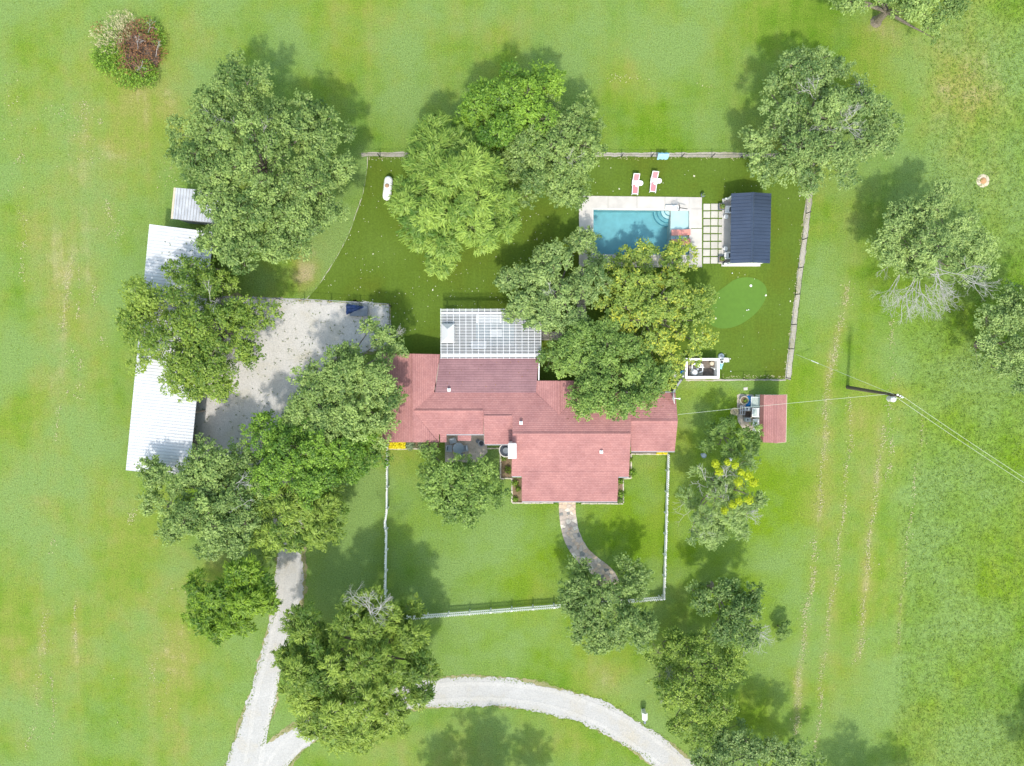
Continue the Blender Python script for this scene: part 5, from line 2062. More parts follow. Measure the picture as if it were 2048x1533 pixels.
def twig_tree(m, p, d, ln, r, depth, rr, spread=.6, up=.1):
    """recursive bare branching into a mesh builder"""
    d = d.normalized()
    seg = 3
    q = p
    dd = d
    for k in range(seg):
        dd = (dd + Vector((rr.gauss(0, .18), rr.gauss(0, .18), rr.gauss(0, .14) + up * .1))).normalized()
        q2 = q + dd * ln / seg
        m.tube(q, q2, r * (1 - .25 * k / seg), r * (1 - .25 * (k + 1) / seg), 5 if r > .03 else 4, caps=False)
        if depth > 0 and k > 0:
            s = Vector((rr.gauss(0, 1), rr.gauss(0, 1), rr.gauss(0, .5)))
            twig_tree(m, q2, dd + s * spread, ln * rr.uniform(.5, .72), r * .55, depth - 1, rr, spread, up)
        q = q2
    if depth > 0:
        for s in (-1, 1):
            v = Vector((rr.gauss(0, 1), rr.gauss(0, 1), rr.gauss(0, .5)))
            twig_tree(m, q, dd + v * spread * .8, ln * rr.uniform(.5, .7), r * .6, depth - 1, rr, spread, up)


def tree(name, label, lobes, h, mat, seed, base=None, style='oak', leaf=.24, dens=1.0, trunk=.32, dead=None, group=None, clump=.75, gap=0.0, accent=None, ball=None, thin=1.0):
    """lobes: (px, py, radius_px[, height factor]) as the crown shows in the photograph"""
    rr = random.Random(seed)
    rng = np.random.default_rng(seed)
    cxp = sum(l[0] * l[2] ** 2 for l in lobes) / sum(l[2] ** 2 for l in lobes)
    cyp = sum(l[1] * l[2] ** 2 for l in lobes) / sum(l[2] ** 2 for l in lobes)
    ext = max(math.hypot(l[0] - cxp, l[1] - cyp) + l[2] for l in lobes)
    if base is None:
        c0 = P(cxp, cyp, h * .62)
        b = Vector((c0.x, c0.y, 0))
    else:
        b = P(*base)
    t = thing(name, label, 'tree' if h > 3 else 'bush', b, group)
    C_, Nn, T_, A_ = [], [], [], []
    br = MB()
    fork = b + Vector((rr.uniform(-.2, .2), rr.uniform(-.2, .2), h * .28))
    br.tube(b, fork, trunk, trunk * .75, 9)
    br.tube(b + Vector((0, 0, -.05)), b + Vector((0, 0, .35)), trunk * 1.5, trunk * 1.02, 9)
    for l in lobes:
        dist = math.hypot(l[0] - cxp, l[1] - cyp) / ext
        hf = l[3] if len(l) > 3 else 1.0
        zc = h * (.68 - .30 * dist ** 1.5) * hf * rr.uniform(.93, 1.07)
        R = L(l[2], zc) * 1.07
        rz = min(R * .8, zc * .62)
        c = P(l[0], l[1], zc)
        # limb to the lobe
        mid = fork.lerp(c, .5) + Vector((rr.gauss(0, .4), rr.gauss(0, .4), .1))
        br.tube(fork, mid, trunk * .42, trunk * .26, 7, caps=False)
        c_low = c - Vector((0, 0, rz * .35))
        br.tube(mid, c_low, trunk * .24, trunk * .12, 6, caps=False)
        lobe_t = rr.gauss(0, .08) + (accent(l) if accent else 0)
        nb = max(4, int((R / 1.5) ** 2 * 2.7 * thin))
        d = rng.normal(size=(nb, 3))
        d /= np.linalg.norm(d, axis=1, keepdims=True)
        d[:, 2] = np.where(d[:, 2] < -.15, -d[:, 2], d[:, 2])
        rad = rng.uniform(.25, 1.2, nb) ** .55
        d[:3] = np.array([[0, 0, 1], [.35, .2, .9], [-.3, -.25, .9]])
        rad[:3] = (.95, .85, .85)
        rb = rng.uniform(.75, 1.5, nb) * min(1.0, R / 2.4) * (clump / .75)
        bc = np.array(c) + d * np.stack([(R - rb * .55) * rad, (R - rb * .55) * rad, rz * .85 * rad], 1)
        if gap:
            keep = rng.uniform(size=nb) > gap * .7
            if keep.sum() < 3:
                keep[:3] = True
            bc, rb = bc[keep], rb[keep]
        for k in range(len(bc)):
            q_ = Vector(bc[k])
            br.tube(c_low, q_, trunk * .09, .02, 5, caps=False)
            nc = max(5, int((rb[k] / .55) ** 2 * 4.6))
            e2 = rng.normal(size=(nc, 3))
            e2 /= np.linalg.norm(e2, axis=1, keepdims=True)
            e2[:, 2] = np.where(e2[:, 2] < -.2, -e2[:, 2], e2[:, 2])
            cl = bc[k] + e2 * (rb[k] * rng.uniform(.55, 1.08, (nc, 1))) * np.array([1, 1, .62])
            for j in range(0, nc, 3):
                br.tube(q_, cl[j], .022, .008, 3, caps=False)
            m = max(4, int(21 * dens * (.24 / leaf) ** 1.6))
            e = rng.normal(size=(nc, m, 3))
            e /= np.linalg.norm(e, axis=2, keepdims=True)
            e[..., 2] = np.where(e[..., 2] < -.45, -e[..., 2], e[..., 2])
            rc = rng.uniform(.28, .52, (nc, 1, 1)) * (clump / .75) ** .5
            pts = cl[:, None, :] + e * rc * rng.uniform(.3, 1.05, (nc, m, 1)) * np.array([1, 1, .6])
            C_.append(pts.reshape(-1, 3))
            Nn.append((e * .45 + e2[:, None, :] * .45 + np.array([0, -.12, .7]) + rng.normal(size=(nc, m, 3)) * .42).reshape(-1, 3))
            T_.append((.45 + lobe_t + rr.gauss(0, .14) + rng.normal(size=(nc, 1)) * .09 + rng.normal(size=(nc, m)) * .2).ravel())
            A_.append((e * .5 + e2[:, None, :] * np.array([1, 1, .3]) * 1.1).reshape(-1, 3))
    cen = np.concatenate(C_)
    nor = np.concatenate(Nn)
    tint = np.clip(np.concatenate(T_), 0, 1)
    al = np.concatenate(A_)
    ok = cen[:, 2] > .25
    cen, nor, tint, al = cen[ok], nor[ok], tint[ok], al[ok]
    n = len(cen)
    if style == 'feather':
        v = flakes(cen, nor, rng.uniform(.8, 1.7, n) * leaf * 2.2, rng.uniform(.35, .6, n) * leaf, rng, along=al)
    elif style == 'willow':
        v = flakes(cen, nor, rng.uniform(.8, 1.5, n) * leaf * 1.6, rng.uniform(.35, .6, n) * leaf, rng, along=al)
    else:
        v = flakes(cen, nor, rng.uniform(.65, 1.35, n) * leaf, rng.uniform(.38, .78, n) * leaf, rng, along=al)
    raw_mesh('crown', v, 4, mat, tint, t)
    br.build('trunk', 'bark', t)
    if dead:
        for (x, y, z, ln, cnt, r0, depth) in dead:
            dm = MB()
            r0 *= .75
            p0 = P(x, y, z)
            # grows outward from the crown's middle
            m0 = P(cxp, cyp, h * .55)
            st = p0.lerp(m0, min(.5, 1.6 / max(.1, (m0 - p0).length)))
            for k in range(cnt):
                dirv = p0 - st
                dirv = dirv.normalized() if dirv.length > .3 else Vector((rr.gauss(0, 1), rr.gauss(0, 1), .4))
                dirv = dirv + Vector((rr.gauss(0, .4), rr.gauss(0, .4), .12))
                twig_tree(dm, st, dirv, ln * rr.uniform(1.1, 1.6), r0, depth, rr, .62)
            dm.build('dead_branch', 'pale_twig', t)
    if ball:
        B1, B2, B3 = [], [], []
        for (x, y, r) in ball:
            q_ = P(x, y, h * 1.0)
            m = 260
            e = rng.normal(size=(m, 3))
            e /= np.linalg.norm(e, axis=1, keepdims=True)
            B1.append(np.array(q_) + e * L(r, 6) * rng.uniform(.3, 1, (m, 1)))
            B2.append(e + rng.normal(size=(m, 3)) * .4 + np.array([0, 0, .4]))
            B3.append(e)
        B1, B2, B3 = np.concatenate(B1), np.concatenate(B2), np.concatenate(B3)
        raw_mesh('mistletoe', flakes(B1, B2, rng.uniform(.15, .3, len(B1)), rng.uniform(.06, .12, len(B1)), rng, along=B3), 4, 'leaf_mistletoe', rng.uniform(0, 1, len(B1)), t)
    return t


tree('oak_tree', 'big grey green oak over the metal shed at the upper left', [(490, 195, 68), (430, 255, 75), (600, 265, 75), (655, 290, 55), (412, 322, 66), (520, 330, 105), (640, 385, 75), (680, 350, 45), (478, 428, 74), (545, 440, 85), (480, 500, 58), (590, 440, 75), (425, 482, 36), (565, 500, 45)],
     11.0, 'leaf_grey', 21, base=(560, 375), leaf=.25, dens=.95, trunk=.45, dead=[(515, 250, 9, 1.3, 2, .045, 2), (460, 220, 8, 1.2, 2, .04, 2), (545, 300, 9.5, 1.2, 1, .04, 2), (420, 300, 8, 1.1, 2, .04, 2)])
tree('elm_tree', 'leafy tree spreading over the middle of the white barn roof', [(320, 605, 60), (280, 640, 48), (390, 575, 60), (440, 570, 48), (490, 620, 62), (420, 650, 85), (345, 680, 72), (300, 715, 40), (430, 735, 60), (500, 690, 45), (375, 740, 52), (455, 775, 35), (395, 775, 40)],
     9.5, 'leaf_olive', 22, base=(465, 665), leaf=.25, dens=.8, gap=.12, dead=[(430, 580, 8.5, 1.0, 2, .035, 2)])
tree('cypress_tree', 'bright feathery tree beside the propane tank', [(880, 300, 50), (852, 345, 52), (920, 365, 78), (866, 425, 74), (935, 425, 85), (1000, 415, 45), (890, 485, 50), (885, 532, 32), (818, 412, 30), (965, 350, 55)],
     10.5, 'leaf_feather', 23, base=(905, 420), style='feather', leaf=.24, dens=1.15, clump=.9, trunk=.36)
tree('oak_tree', 'dark and yellow green tree topmost of the clump behind the pool yard', [(1010, 205, 70), (955, 225, 50), (1080, 190, 48), (1000, 270, 75), (1055, 240, 60), (925, 255, 28), (1045, 165, 30)],
     10.5, 'leaf_bright', 24, base=(1020, 275), leaf=.26, dens=1.0)
tree('oak_tree', 'grey green tree right of the clump behind the pool yard', [(1130, 255, 65), (1165, 235, 40), (1100, 310, 80), (1150, 335, 55), (1080, 365, 58), (1130, 390, 42), (1040, 330, 55), (1170, 290, 38)],
     9.5, 'leaf_grey', 25, base=(1100, 340), leaf=.24, dens=1.0, dead=[(1140, 315, 8, 1.0, 2, .04, 2), (1100, 275, 8.5, .9, 1, .04, 2)])
tree('oak_tree', 'grey green tree between the pergola and the pool', [(1152, 487, 38, .75), (1105, 540, 58), (1015, 560, 40), (1050, 600, 55), (1125, 600, 60), (1090, 640, 45), (1180, 560, 50), (1065, 550, 40), (1140, 640, 35), (1065, 645, 30), (1200, 520, 32, .6)],
     5.4, 'leaf_silver', 26, base=(1110, 590), leaf=.26, dens=.95, clump=.7, gap=.1, dead=[(1100, 585, 7, .8, 2, .035, 2)])
tree('sweetgum_tree', 'large yellow green tree at the edge of the pool', [(1290, 514, 48, .42), (1230, 565, 52, .7), (1360, 540, 55, .55), (1300, 618, 96), (1385, 610, 52), (1225, 640, 48), (1385, 680, 48), (1300, 690, 80), (1340, 735, 42), (1345, 505, 38, .42), (1255, 515, 35, .42), (1400, 640, 35)],
     5.0, 'leaf_yellow', 27, base=(1285, 640), leaf=.26, dens=.85, clump=.62, gap=.08, accent=lambda l: .14 if l[1] > 640 else (-.12 if l[1] < 530 or l[0] > 1370 else .08))
tree('oak_tree', 'dark green tree overhanging the back of the house roof', [(1160, 670, 45), (1140, 710, 48), (1210, 690, 62), (1200, 765, 72), (1125, 735, 34), (1270, 740, 58), (1258, 805, 42, 1.45), (1300, 765, 42, 1.2), (1175, 810, 38, 1.45), (1225, 815, 36, 1.45), (1320, 745, 30, 1.1)],
     5.9, 'leaf_dark', 28, base=(1200, 735), leaf=.25, dens=1.0, accent=lambda l: .18 if l[1] > 790 else .05)
tree('oak_tree', 'grey green tree leaning over the left end of the house', [(770, 672, 34), (792, 695, 26), (745, 650, 26), (700, 745, 65), (640, 780, 68), (758, 750, 58), (720, 815, 75), (605, 825, 48), (782, 795, 40), (665, 845, 55), (765, 845, 32), (700, 700, 35)],
     9.5, 'leaf_grey', 29, base=(690, 770), leaf=.25, dens=.95, accent=lambda l: .12, dead=[(795, 660, 4.5, .9, 3, .04, 2), (785, 640, 4.5, .7, 1, .035, 2), (770, 760, 7.5, .9, 1, .035, 2)])
tree('oak_tree', 'darker green tree over the driveway beside the house corner', [(560, 875, 60), (530, 845, 36), (620, 900, 72), (690, 895, 62), (725, 925, 48), (560, 930, 62), (645, 955, 55)],
     9.0, 'leaf_bright', 30, base=(640, 900), leaf=.25, dens=.95, accent=lambda l: -.08)
tree('oak_tree', 'grey green oak over the lower end of the white barn', [(330, 950, 42), (310, 1000, 36), (390, 950, 52), (440, 925, 52), (400, 1015, 75), (470, 990, 62), (445, 1060, 50), (360, 1050, 40), (500, 1040, 45), (490, 920, 45), (485, 1078, 44), (425, 1090, 34), (520, 960, 45)],
     9.0, 'leaf_grey', 31, base=(440, 970), leaf=.24, dens=1.0, dead=[(480, 960, 8, 1.0, 2, .045, 2), (500, 1020, 7.5, .9, 1, .04, 2)])
tree('elm_tree', 'drooping bright green tree over the narrow part of the driveway', [(540, 1000, 46), (600, 1010, 55), (650, 1010, 50), (560, 1060, 46), (640, 1060, 42), (600, 1080, 34), (520, 1070, 38), (540, 1100, 28)],
     7.5, 'leaf_olive', 32, base=(620, 1005), style='willow', leaf=.22, dens=.95, gap=.1)
tree('cedar_tree', 'dense dark cedar left of the driveway', [(490, 1135, 52), (440, 1180, 54), (500, 1190, 60), (470, 1240, 52), (425, 1235, 42), (528, 1170, 40)],
     7.5, 'leaf_cedar', 33, base=(505, 1165), style='willow', leaf=.24, dens=1.2)
tree('pecan_tree', 'huge spreading tree over the fork of the driveway', [(620, 1245, 62), (590, 1300, 48), (700, 1230, 52), (770, 1225, 70), (825, 1260, 52), (740, 1300, 95), (640, 1330, 80), (830, 1330, 56), (720, 1390, 80), (800, 1395, 66), (680, 1425, 54), (620, 1385, 50), (740, 1455, 46), (690, 1465, 40), (850, 1375, 36), (640, 1435, 44)],
     11.5, 'leaf_olive', 34, base=(745, 1260), style='willow', leaf=.22, dens=1.0, trunk=.5, gap=.08, accent=lambda l: (.15 if (l[1] > 1380 or l[0] == 770) else -.1), dead=[(752, 1212, 9.5, 1.5, 4, .05, 3)])
tree('elm_tree', 'round dark green tree in the front yard by the patio table', [(890, 940, 44), (862, 908, 28), (962, 935, 40), (920, 980, 68), (868, 960, 40), (968, 985, 42), (900, 1020, 45), (945, 1025, 34)],
     4.9, 'leaf_dark', 35, base=(925, 948), leaf=.25, dens=1.0, accent=lambda l: .1)
tree('oak_tree', 'grey green oak over the lower right run of picket fence', [(1150, 1160, 44), (1270, 1150, 40), (1200, 1180, 62), (1165, 1240, 50), (1240, 1235, 64), (1285, 1230, 36), (1205, 1275, 42), (1135, 1195, 32)],
     7.0, 'leaf_grey', 36, base=(1195, 1160), leaf=.24, dens=1.0, accent=lambda l: -.05, dead=[(1190, 1240, 5.5, .7, 2, .03, 2), (1250, 1200, 5.5, .6, 1, .03, 2)])
tree('oak_tree', 'dark oak with a bare grey branch right of the picket corner', [(1440, 1170, 40), (1400, 1195, 38), (1470, 1205, 58), (1440, 1245, 50), (1488, 1260, 38)],
     7.0, 'leaf_grey', 37, base=(1420, 1170), leaf=.24, dens=1.0, accent=lambda l: -.15, dead=[(1492, 1285, 4.5, 1.2, 4, .045, 3), (1500, 1250, 4.5, .8, 2, .035, 2)])
tree('elm_tree', 'loose light green tree between the picket corner and the lower trees', [(1330, 1290, 50), (1385, 1300, 52), (1360, 1350, 62), (1430, 1335, 52), (1400, 1400, 55), (1440, 1410, 42), (1395, 1450, 45), (1355, 1435, 32), (1475, 1335, 30)],
     7.0, 'leaf_olive', 38, base=(1375, 1310), leaf=.23, dens=.85, gap=.14, dead=[(1350, 1375, 5, 1.2, 2, .03, 3)])
tree('oak_tree', 'grey green tree cut by the bottom edge, right of the drive', [(1430, 1500, 56), (1495, 1485, 52), (1400, 1530, 40), (1450, 1470, 40), (1560, 1500, 46), (1610, 1530, 38), (1480, 1560, 60), (1560, 1570, 50)],
     7.0, 'leaf_silver', 39, base=(1490, 1490), leaf=.24, dens=.85, gap=.1, accent=lambda l: -.12, dead=[(1500, 1505, 5.5, .9, 2, .03, 2), (1555, 1490, 5.5, .9, 1, .03, 2)])
tree('mesquite_tree', 'sparse pale tree with yellow mistletoe balls right of the front yard', [(1430, 955, 48), (1490, 925, 38), (1395, 1030, 48), (1460, 1015, 62), (1425, 1065, 38), (1385, 1065, 34), (1508, 995, 28)],
     7.5, 'leaf_silver', 40, base=(1425, 965), style='willow', leaf=.2, dens=.7, gap=.3, dead=[(1455, 940, 6.5, 1.1, 3, .06, 2), (1400, 955, 5.5, 1.1, 2, .04, 2), (1440, 1000, 6.5, 1.1, 3, .04, 2), (1490, 1030, 6, 1.1, 3, .04, 3), (1400, 1060, 5, 1.0, 2, .025, 3), (1360, 1020, 4.5, .9, 2, .025, 2)],
     ball=[(1431, 928, 9), (1438, 944, 9), (1470, 931, 8), (1496, 952, 11), (1478, 965, 12), (1508, 965, 11), (1465, 1010, 9), (1477, 1003, 9), (1498, 1000, 10), (1449, 1022, 8), (1482, 945, 7), (1455, 925, 7)])
tree('hackberry_bush', 'dark green bushy tree beside the red shed clutter', [(1440, 850, 40), (1480, 868, 40), (1412, 885, 32), (1500, 880, 28), (1450, 895, 40)],
     4.6, 'leaf_dark', 41, leaf=.2, dens=1.1, trunk=.18, clump=.55)
tree('oak_tree', 'big grey green oak behind the cabana at the upper right', [(1600, 160, 58), (1540, 175, 36), (1665, 150, 38), (1560, 230, 62), (1640, 230, 72), (1715, 220, 52), (1750, 260, 45), (1505, 290, 36), (1580, 310, 68), (1650, 320, 68), (1720, 300, 46), (1600, 360, 34), (1540, 340, 44), (1770, 290, 25)],
     9.5, 'leaf_silver', 42, base=(1575, 290), leaf=.25, dens=.95, gap=.08, trunk=.42, dead=[(1692, 235, 7.5, 1.2, 4, .05, 3), (1635, 165, 7.5, .9, 2, .04, 2), (1685, 200, 7, .9, 2, .035, 2), (1740, 210, 6.5, .8, 2, .035, 2), (1600, 265, 7.5, .8, 1, .035, 2)], accent=lambda l: -.02)
tree('oak_tree', 'oak with a fan of bare white branches on the right lawn', [(1840, 420, 54), (1785, 450, 52), (1900, 455, 58), (1850, 500, 58), (1940, 495, 46), (1958, 545, 32), (1778, 515, 42), (1820, 545, 40, .8), (1900, 530, 42, .8), (1860, 400, 40), (1760, 480, 36)],
     7.5, 'leaf_silver', 43, base=(1815, 515), leaf=.24, dens=.85, gap=.15, dead=[(1830, 570, 4.5, 1.7, 5, .06, 3), (1880, 565, 4.5, 1.5, 4, .06, 3), (1780, 575, 4, 1.4, 3, .035, 3), (1940, 570, 4.5, 1.2, 3, .04, 3), (1765, 540, 4, 1.0, 2, .03, 2), (1790, 620, 2.6, .9, 2, .03, 3), (1850, 600, 3.4, 1.2, 3, .035, 3)], accent=lambda l: .1)
tree('elm_tree', 'pale green tree cut by the right edge of the picture', [(2030, 620, 52), (1985, 655, 48), (2020, 695, 58), (1958, 695, 38), (2045, 745, 52), (2070, 670, 55), (1990, 735, 40)],
     6.5, 'leaf_silver', 44, base=(1955, 690), leaf=.23, dens=.8, gap=.15, accent=lambda l: .1)
tree('oak_tree', 'tree cut by the top edge at the upper right', [(1700, 8, 46), (1760, -5, 42), (1825, 18, 50), (1880, 28, 42), (1850, 60, 30), (1660, -10, 35), (1780, -50, 60)],
     8.0, 'leaf_grey', 45, base=(1752, 44), leaf=.24, dens=.85, gap=.12, trunk=.45, accent=lambda l: .02)
tree('privet_bush', 'small round bush alone on the lower right lawn', [(1564, 1250, 17), (1556, 1262, 14), (1571, 1265, 15), (1562, 1272, 12)], 1.9, 'leaf_dark', 46, leaf=.16, dens=2.2, trunk=.06, clump=.4, thin=3)

# trees just outside the frame whose shadows reach into it
tree('pecan_tree', 'tree outside the bottom edge shading the lawn inside the drive loop', [(880, 1625, 60), (960, 1615, 68), (1050, 1625, 62), (960, 1700, 80)], 8.5, 'leaf_olive', 51, base=(960, 1640), leaf=.26, dens=.7)
tree('oak_tree', 'tree outside the right edge shading the lower right meadow', [(2125, 1560, 60), (2160, 1490, 62), (2200, 1570, 70)], 8.5, 'leaf_grey', 52, base=(2110, 1500), leaf=.26, dens=.7)
tree('oak_tree', 'tree outside the bottom edge shading the end of the hay rows', [(1730, 1640, 72), (1800, 1650, 62), (1770, 1700, 70)], 8.0, 'leaf_grey', 53, base=(1690, 1590), leaf=.26, dens=.7)

# brush pile
def brush_pile():
    c = P(262, 100)
    t = thing('brush_pile', 'pile of rusty brush, pale grass and weeds on the upper left lawn', 'brush pile', c)
    rr = random.Random(5)
    m = MB()
    for k in range(260):
        a, r = rr.uniform(0, 6.28), L(52) * math.sqrt(rr.uniform(0, 1))
        q = Vector((c.x + L(24) + r * math.cos(a) * .75, c.y - L(4) + r * math.sin(a), rr.uniform(.1, 1.3)))
        d = Vector((rr.gauss(0, 1), rr.gauss(0, 1), rr.gauss(0, .35))).normalized()
        ln = rr.uniform(.5, 1.7)
        m.tube(q - d * ln / 2, q + d * ln / 2, rr.uniform(.015, .05), .01, 4, caps=False)
    m.build('branches', 'brown_twig', t)['kind'] = 'stuff'
    m = MB()
    for k in range(5):
        q = Vector((c.x + rr.uniform(-1, 3.2), c.y + rr.uniform(-2.4, 1.4), rr.uniform(.9, 1.4)))
        twig_tree(m, q, Vector((rr.gauss(0, 1), rr.gauss(0, 1), .1)), rr.uniform(.6, 1.1), .02, 2, rr)
    m.build('grey_branches', 'pale_twig', t)
    MB().blob((c.x + L(18), c.y - L(6), .1), (L(34), L(42), .45), 18, .25, rr).build('core', 'mulch', t)

    def mass(name, mat, spots, n, lx, ly, hz, upright):
        cs, ns = [], []
        for (x, y, r) in spots:
            q = P(x, y)
            k = int(n * r * r / 900)
            a = nrng.uniform(0, 2 * np.pi, k)
            rad = L(r) * np.sqrt(nrng.uniform(0, 1, k))
            cs.append(np.stack([q.x + rad * np.cos(a), q.y + rad * np.sin(a), nrng.uniform(.2, hz, k)], 1))
        cs = np.concatenate(cs)
        k = len(cs)
        nr_ = nrng.normal(size=(k, 3)) * upright + np.array([0, 0, 1])
        out = cs - np.array([c.x, c.y, 0])
        o = raw_mesh(name, flakes(cs, nr_, nrng.uniform(*lx, k), nrng.uniform(*ly, k), nrng, along=out * .3), 4, mat, nrng.uniform(0, 1, k), t)
        o['kind'] = 'stuff'
    mass('dry_grass', 'straw_blade', [(238, 58, 26), (212, 80, 22), (258, 48, 20), (228, 95, 22), (250, 75, 22)], 420, (.2, .45), (.03, .08), 1.2, .7)
    mass('rust_leaves', 'rust_leaf', [(290, 90, 38), (308, 112, 30), (268, 128, 28), (300, 65, 24), (205, 62, 12)], 300, (.12, .3), (.05, .12), 1.35, .6)
    mass('weeds', 'leaf_bright', [(285, 150, 30), (270, 165, 20), (228, 98, 14), (205, 120, 18), (215, 140, 16), (305, 65, 22), (300, 140, 16), (260, 105, 8), (325, 85, 14), (235, 90, 26), (215, 120, 26), (238, 130, 24), (250, 155, 24), (300, 155, 24)], 620, (.14, .3), (.06, .14), 1.0, .6)


brush_pile()

# ------------------------------------------------------------------ small litter and blades
def scatter_px(n, x0, x1, y0, y1):
    return nrng.uniform(x0, x1, n), nrng.uniform(y0, y1, n)


def ground_pts(px_, py_, z):
    d = np.array([P(a, b_) for a, b_ in zip(px_, py_)])
    d[:, 2] = z
    return d


# hay clippings left in rows
ROWS = [([(1692, 570), (1684, 640), (1670, 700), (1655, 760), (1650, 880), (1640, 990), (1630, 1110), (1622, 1180), (1610, 1240), (1600, 1330), (1596, 1400), (1590, 1470)], 5, 1500),
        ([(1702, 800), (1698, 890), (1690, 980), (1680, 1080), (1668, 1170), (1656, 1250), (1645, 1340), (1638, 1440), (1632, 1500)], 3.5, 750),
        ([(1766, 850), (1758, 930), (1752, 980), (1742, 1060), (1734, 1130), (1730, 1180), (1726, 1260), (1718, 1300), (1710, 1330)], 4.5, 700),
        ([(1786, 640), (1784, 700), (1780, 880), (1784, 930), (1775, 960)], 5, 300),
        ([(1846, 830), (1836, 920), (1822, 1020), (1815, 1090), (1805, 1180), (1800, 1240), (1790, 1320)], 3, 330),
        ([(780, 660), (780, 670)], 2, 10),
        ([(150, 515), (135, 560), (130, 620), (130, 665)], 6, 260), ([(160, 520), (157, 600), (156, 640)], 2.5, 70), ([(185, 575), (187, 610)], 5, 40), ([(205, 675), (215, 690)], 8, 50),
        ([(40, 420), (52, 480), (45, 520), (48, 560)], 6, 110), ([(215, 400), (218, 430), (216, 470)], 6, 80), ([(165, 200), (172, 240), (175, 270)], 6, 70), ([(200, 240), (204, 245)], 4, 18),
        ([(145, 700), (160, 740), (155, 800)], 8, 90), ([(140, 780), (115, 830), (108, 880)], 3, 60), ([(265, 1025), (258, 1050)], 6, 50), ([(110, 1070), (105, 1110)], 5, 40),
        ([(155, 1200), (150, 1260), (148, 1290)], 3, 90), ([(95, 1220), (86, 1260), (88, 1310), (75, 1400), (65, 1470), (55, 1500)], 6, 200), ([(107, 1340), (106, 1400), (104, 1470)], 3, 90),
        ([(305, 1310), (308, 1360)], 5, 40), ([(40, 300), (35, 330)], 5, 40), ([(120, 210), (200, 330)], 40, 90), ([(20, 100), (30, 400)], 30, 70), ([(330, 380), (360, 260)], 20, 30), ([(1250, 160), (1230, 150)], 30, 40),
        ([(225, 390), (235, 520)], 14, 90), ([(1420, 180), (1480, 160)], 25, 14), ([(350, 1180), (300, 1450)], 40, 60)]
cx_, cy_, = [], []
for pts, w, n in ROWS:
    pts = np.array(pts, float)
    n = int(n * 1.35)
    w = w * 1.0
    u = nrng.uniform(0, len(pts) - 1.001, n)
    wob = sum(np.sin(u * fq + ph_) for fq, ph_ in zip(nrng.uniform(1.5, 11, 6), nrng.uniform(0, 6.28, 6)))
    u = u[wob + nrng.normal(size=n) * 1.2 > -.9]
    n = len(u)
    i = u.astype(int)
    q = pts[i] + (pts[i + 1] - pts[i]) * (u - i)[:, None]
    cx_.append(q[:, 0] + nrng.normal(size=n) * w * np.where(nrng.uniform(size=n) < .2, 1.6, .6) + 3 * np.sin(q[:, 1] * .045))
    cy_.append(q[:, 1] + nrng.normal(size=n) * 4)
g_ = ground_pts(np.concatenate(cx_), np.concatenate(cy_), 0.03)
n = len(g_)
g_[:, 2] += nrng.uniform(0, .04, n)
o = raw_mesh('hay_clippings', flakes(g_, np.tile([0, 0, 1.], (n, 1)) + nrng.normal(size=(n, 3)) * .25, nrng.uniform(.08, .24, n), nrng.uniform(.03, .085, n), nrng), 4, 'straw_blade', nrng.uniform(-.25, 1, n).clip(0, 1))
struct(o, 'stuff', 'dry hay clippings scattered in rows on the lawn')

# coarse blades of the unmown meadow on the right, and tufts elsewhere
lot_w = pxpoly(LOT)
n = 30000
px_, py_ = scatter_px(n, 1790, 2060, -10, 1545)
keep = (px_ > 1835 - (py_ - 700) * .06 + nrng.normal(size=n) * 30)
g_ = ground_pts(px_[keep], py_[keep], .05)
n = len(g_)
o = raw_mesh('meadow_blades', flakes(g_ + np.stack([np.zeros(n), np.zeros(n), nrng.uniform(0, .18, n)], 1), nrng.normal(size=(n, 3)) * .45 + np.array([0, 0, 1]), nrng.uniform(.14, .34, n), nrng.uniform(.04, .09, n), nrng), 4, 'grass_blade', np.clip(nrng.normal(.62, .22, n), 0, 1))
struct(o, 'stuff', 'coarse unmown meadow grass on the right')
n = 30000
px_, py_ = scatter_px(n, -12, 1850, -10, 1545)
w = np.array([P(a, b_)[:] for a, b_ in zip(px_, py_)])
inside = pip(w[:, 0], w[:, 1], lot_w) | pip(w[:, 0], w[:, 1], turf_w) | pip(px_, py_, [(760, 700), (1000, 760), (1355, 780), (1355, 908), (1262, 960), (1246, 1010), (1024, 1010), (1000, 900), (765, 890)])
g_ = w[~inside]
n = len(g_)
g_[:, 2] = .02 + nrng.uniform(0, .05, n)
o = raw_mesh('lawn_tufts', flakes(g_, nrng.normal(size=(n, 3)) * .3 + np.array([0, 0, 1]), nrng.uniform(.10, .2, n), nrng.uniform(.04, .08, n), nrng), 4, 'grass_blade', np.clip(nrng.normal(.82, .15, n), 0, 1))
struct(o, 'stuff', 'short tufts of grass in the mown lawn')

# weeds in the gravel lot
lotp_w = pxpoly(LOTP)
n = 2600
px_, py_ = scatter_px(n, 395, 785, 595, 930)
ok = pip(px_, py_, LOTP)
dens_ = np.clip(.16 + (py_ - 620) / 160 * .5 * (px_ > 600), 0.05, .8)
ok &= nrng.uniform(size=n) < dens_
base_ = ground_pts(px_[ok], py_[ok], .04)
rep = np.repeat(base_, 4, 0)
n = len(rep)
rep += nrng.normal(size=(n, 3)) * np.array([.07, .07, .0]) + np.stack([np.zeros(n), np.zeros(n), nrng.uniform(0, .08, n)], 1)
o = raw_mesh('gravel_weeds', flakes(rep, nrng.normal(size=(n, 3)) * .4 + np.array([0, 0, 1]), nrng.uniform(.08, .18, n), nrng.uniform(.05, .1, n), nrng), 4, 'weed_leaf', nrng.uniform(0, 1, n))
struct(o, 'stuff', 'small weeds dotted over the gravel lot')
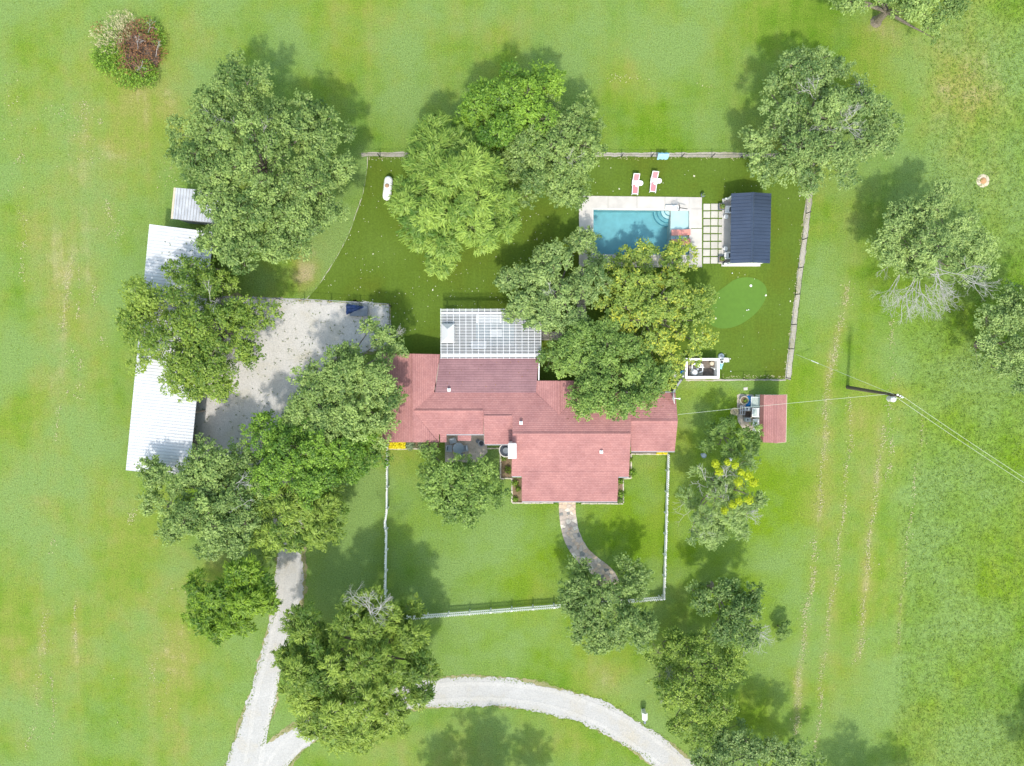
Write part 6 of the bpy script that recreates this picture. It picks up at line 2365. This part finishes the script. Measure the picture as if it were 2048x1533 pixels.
# grass creeping over the drive's edges
edge_w = ragged(lot_w, .12, seed=30)
e = np.array(edge_w)
rep = np.repeat(e, 4, 0)
n = len(rep)
rep = np.concatenate([rep + nrng.normal(size=(n, 2)) * .13, np.full((n, 1), .045)], 1)
o = raw_mesh('verge_grass', flakes(rep, nrng.normal(size=(n, 3)) * .35 + np.array([0, 0, 1]), nrng.uniform(.1, .28, n), nrng.uniform(.04, .1, n), nrng), 4, 'grass_blade', np.clip(nrng.normal(.75, .25, n), 0, 1))
struct(o, 'stuff', 'grass creeping over the edges of the gravel drive')
# pale fallen leaves on the turf
n = 1500
px_, py_ = scatter_px(n, 640, 1600, 318, 756)
w = np.array([P(a, b_)[:] for a, b_ in zip(px_, py_)])
ok = pip(w[:, 0], w[:, 1], turf_w) & ~pip(px_, py_, [(1150, 388), (1545, 388), (1545, 535), (1150, 538)]) & ~pip(px_, py_, [(878, 615), (1085, 615), (1360, 800), (760, 800)])
ok &= nrng.uniform(size=n) < np.where(px_ < 1100, .75, .25)
g_ = w[ok]
n = len(g_)
g_[:, 2] = .05
sz = np.where(nrng.uniform(size=n) < .06, nrng.uniform(.18, .3, n), nrng.uniform(.06, .13, n))
o = raw_mesh('fallen_leaves', flakes(g_, nrng.normal(size=(n, 3)) * .2 + np.array([0, 0, 1]), sz, sz * .8, nrng), 4, 'pale_leaf', nrng.uniform(0, 1, n))
struct(o, 'stuff', 'pale fallen leaves dotted over the turf')
# straw caught along the fence strip
fx_ = np.concatenate([nrng.uniform(730, 1600, 200), 1572 + (756 - nrng.uniform(385, 756, 1)) * 0])
fy_ = np.concatenate([nrng.normal(317, 1.6, 200), np.array([750.])])
yy = nrng.uniform(400, 756, 260)
fx2 = 1616 - (yy - 385) * 44 / 371 + nrng.normal(0, 1.8, 260) - 1
fx3, fy3 = nrng.uniform(1442, 1570, 60), nrng.normal(754, 2, 60)
g_ = ground_pts(np.concatenate([fx_, fx2, fx3]), np.concatenate([fy_, yy, fy3]), .05)
n = len(g_)
o = raw_mesh('fence_straw', flakes(g_, nrng.normal(size=(n, 3)) * .3 + np.array([0, 0, 1]), nrng.uniform(.12, .35, n), nrng.uniform(.03, .07, n), nrng), 4, 'straw_blade', nrng.uniform(0, 1, n))
struct(o, 'stuff', 'dry straw caught along the yard fence')
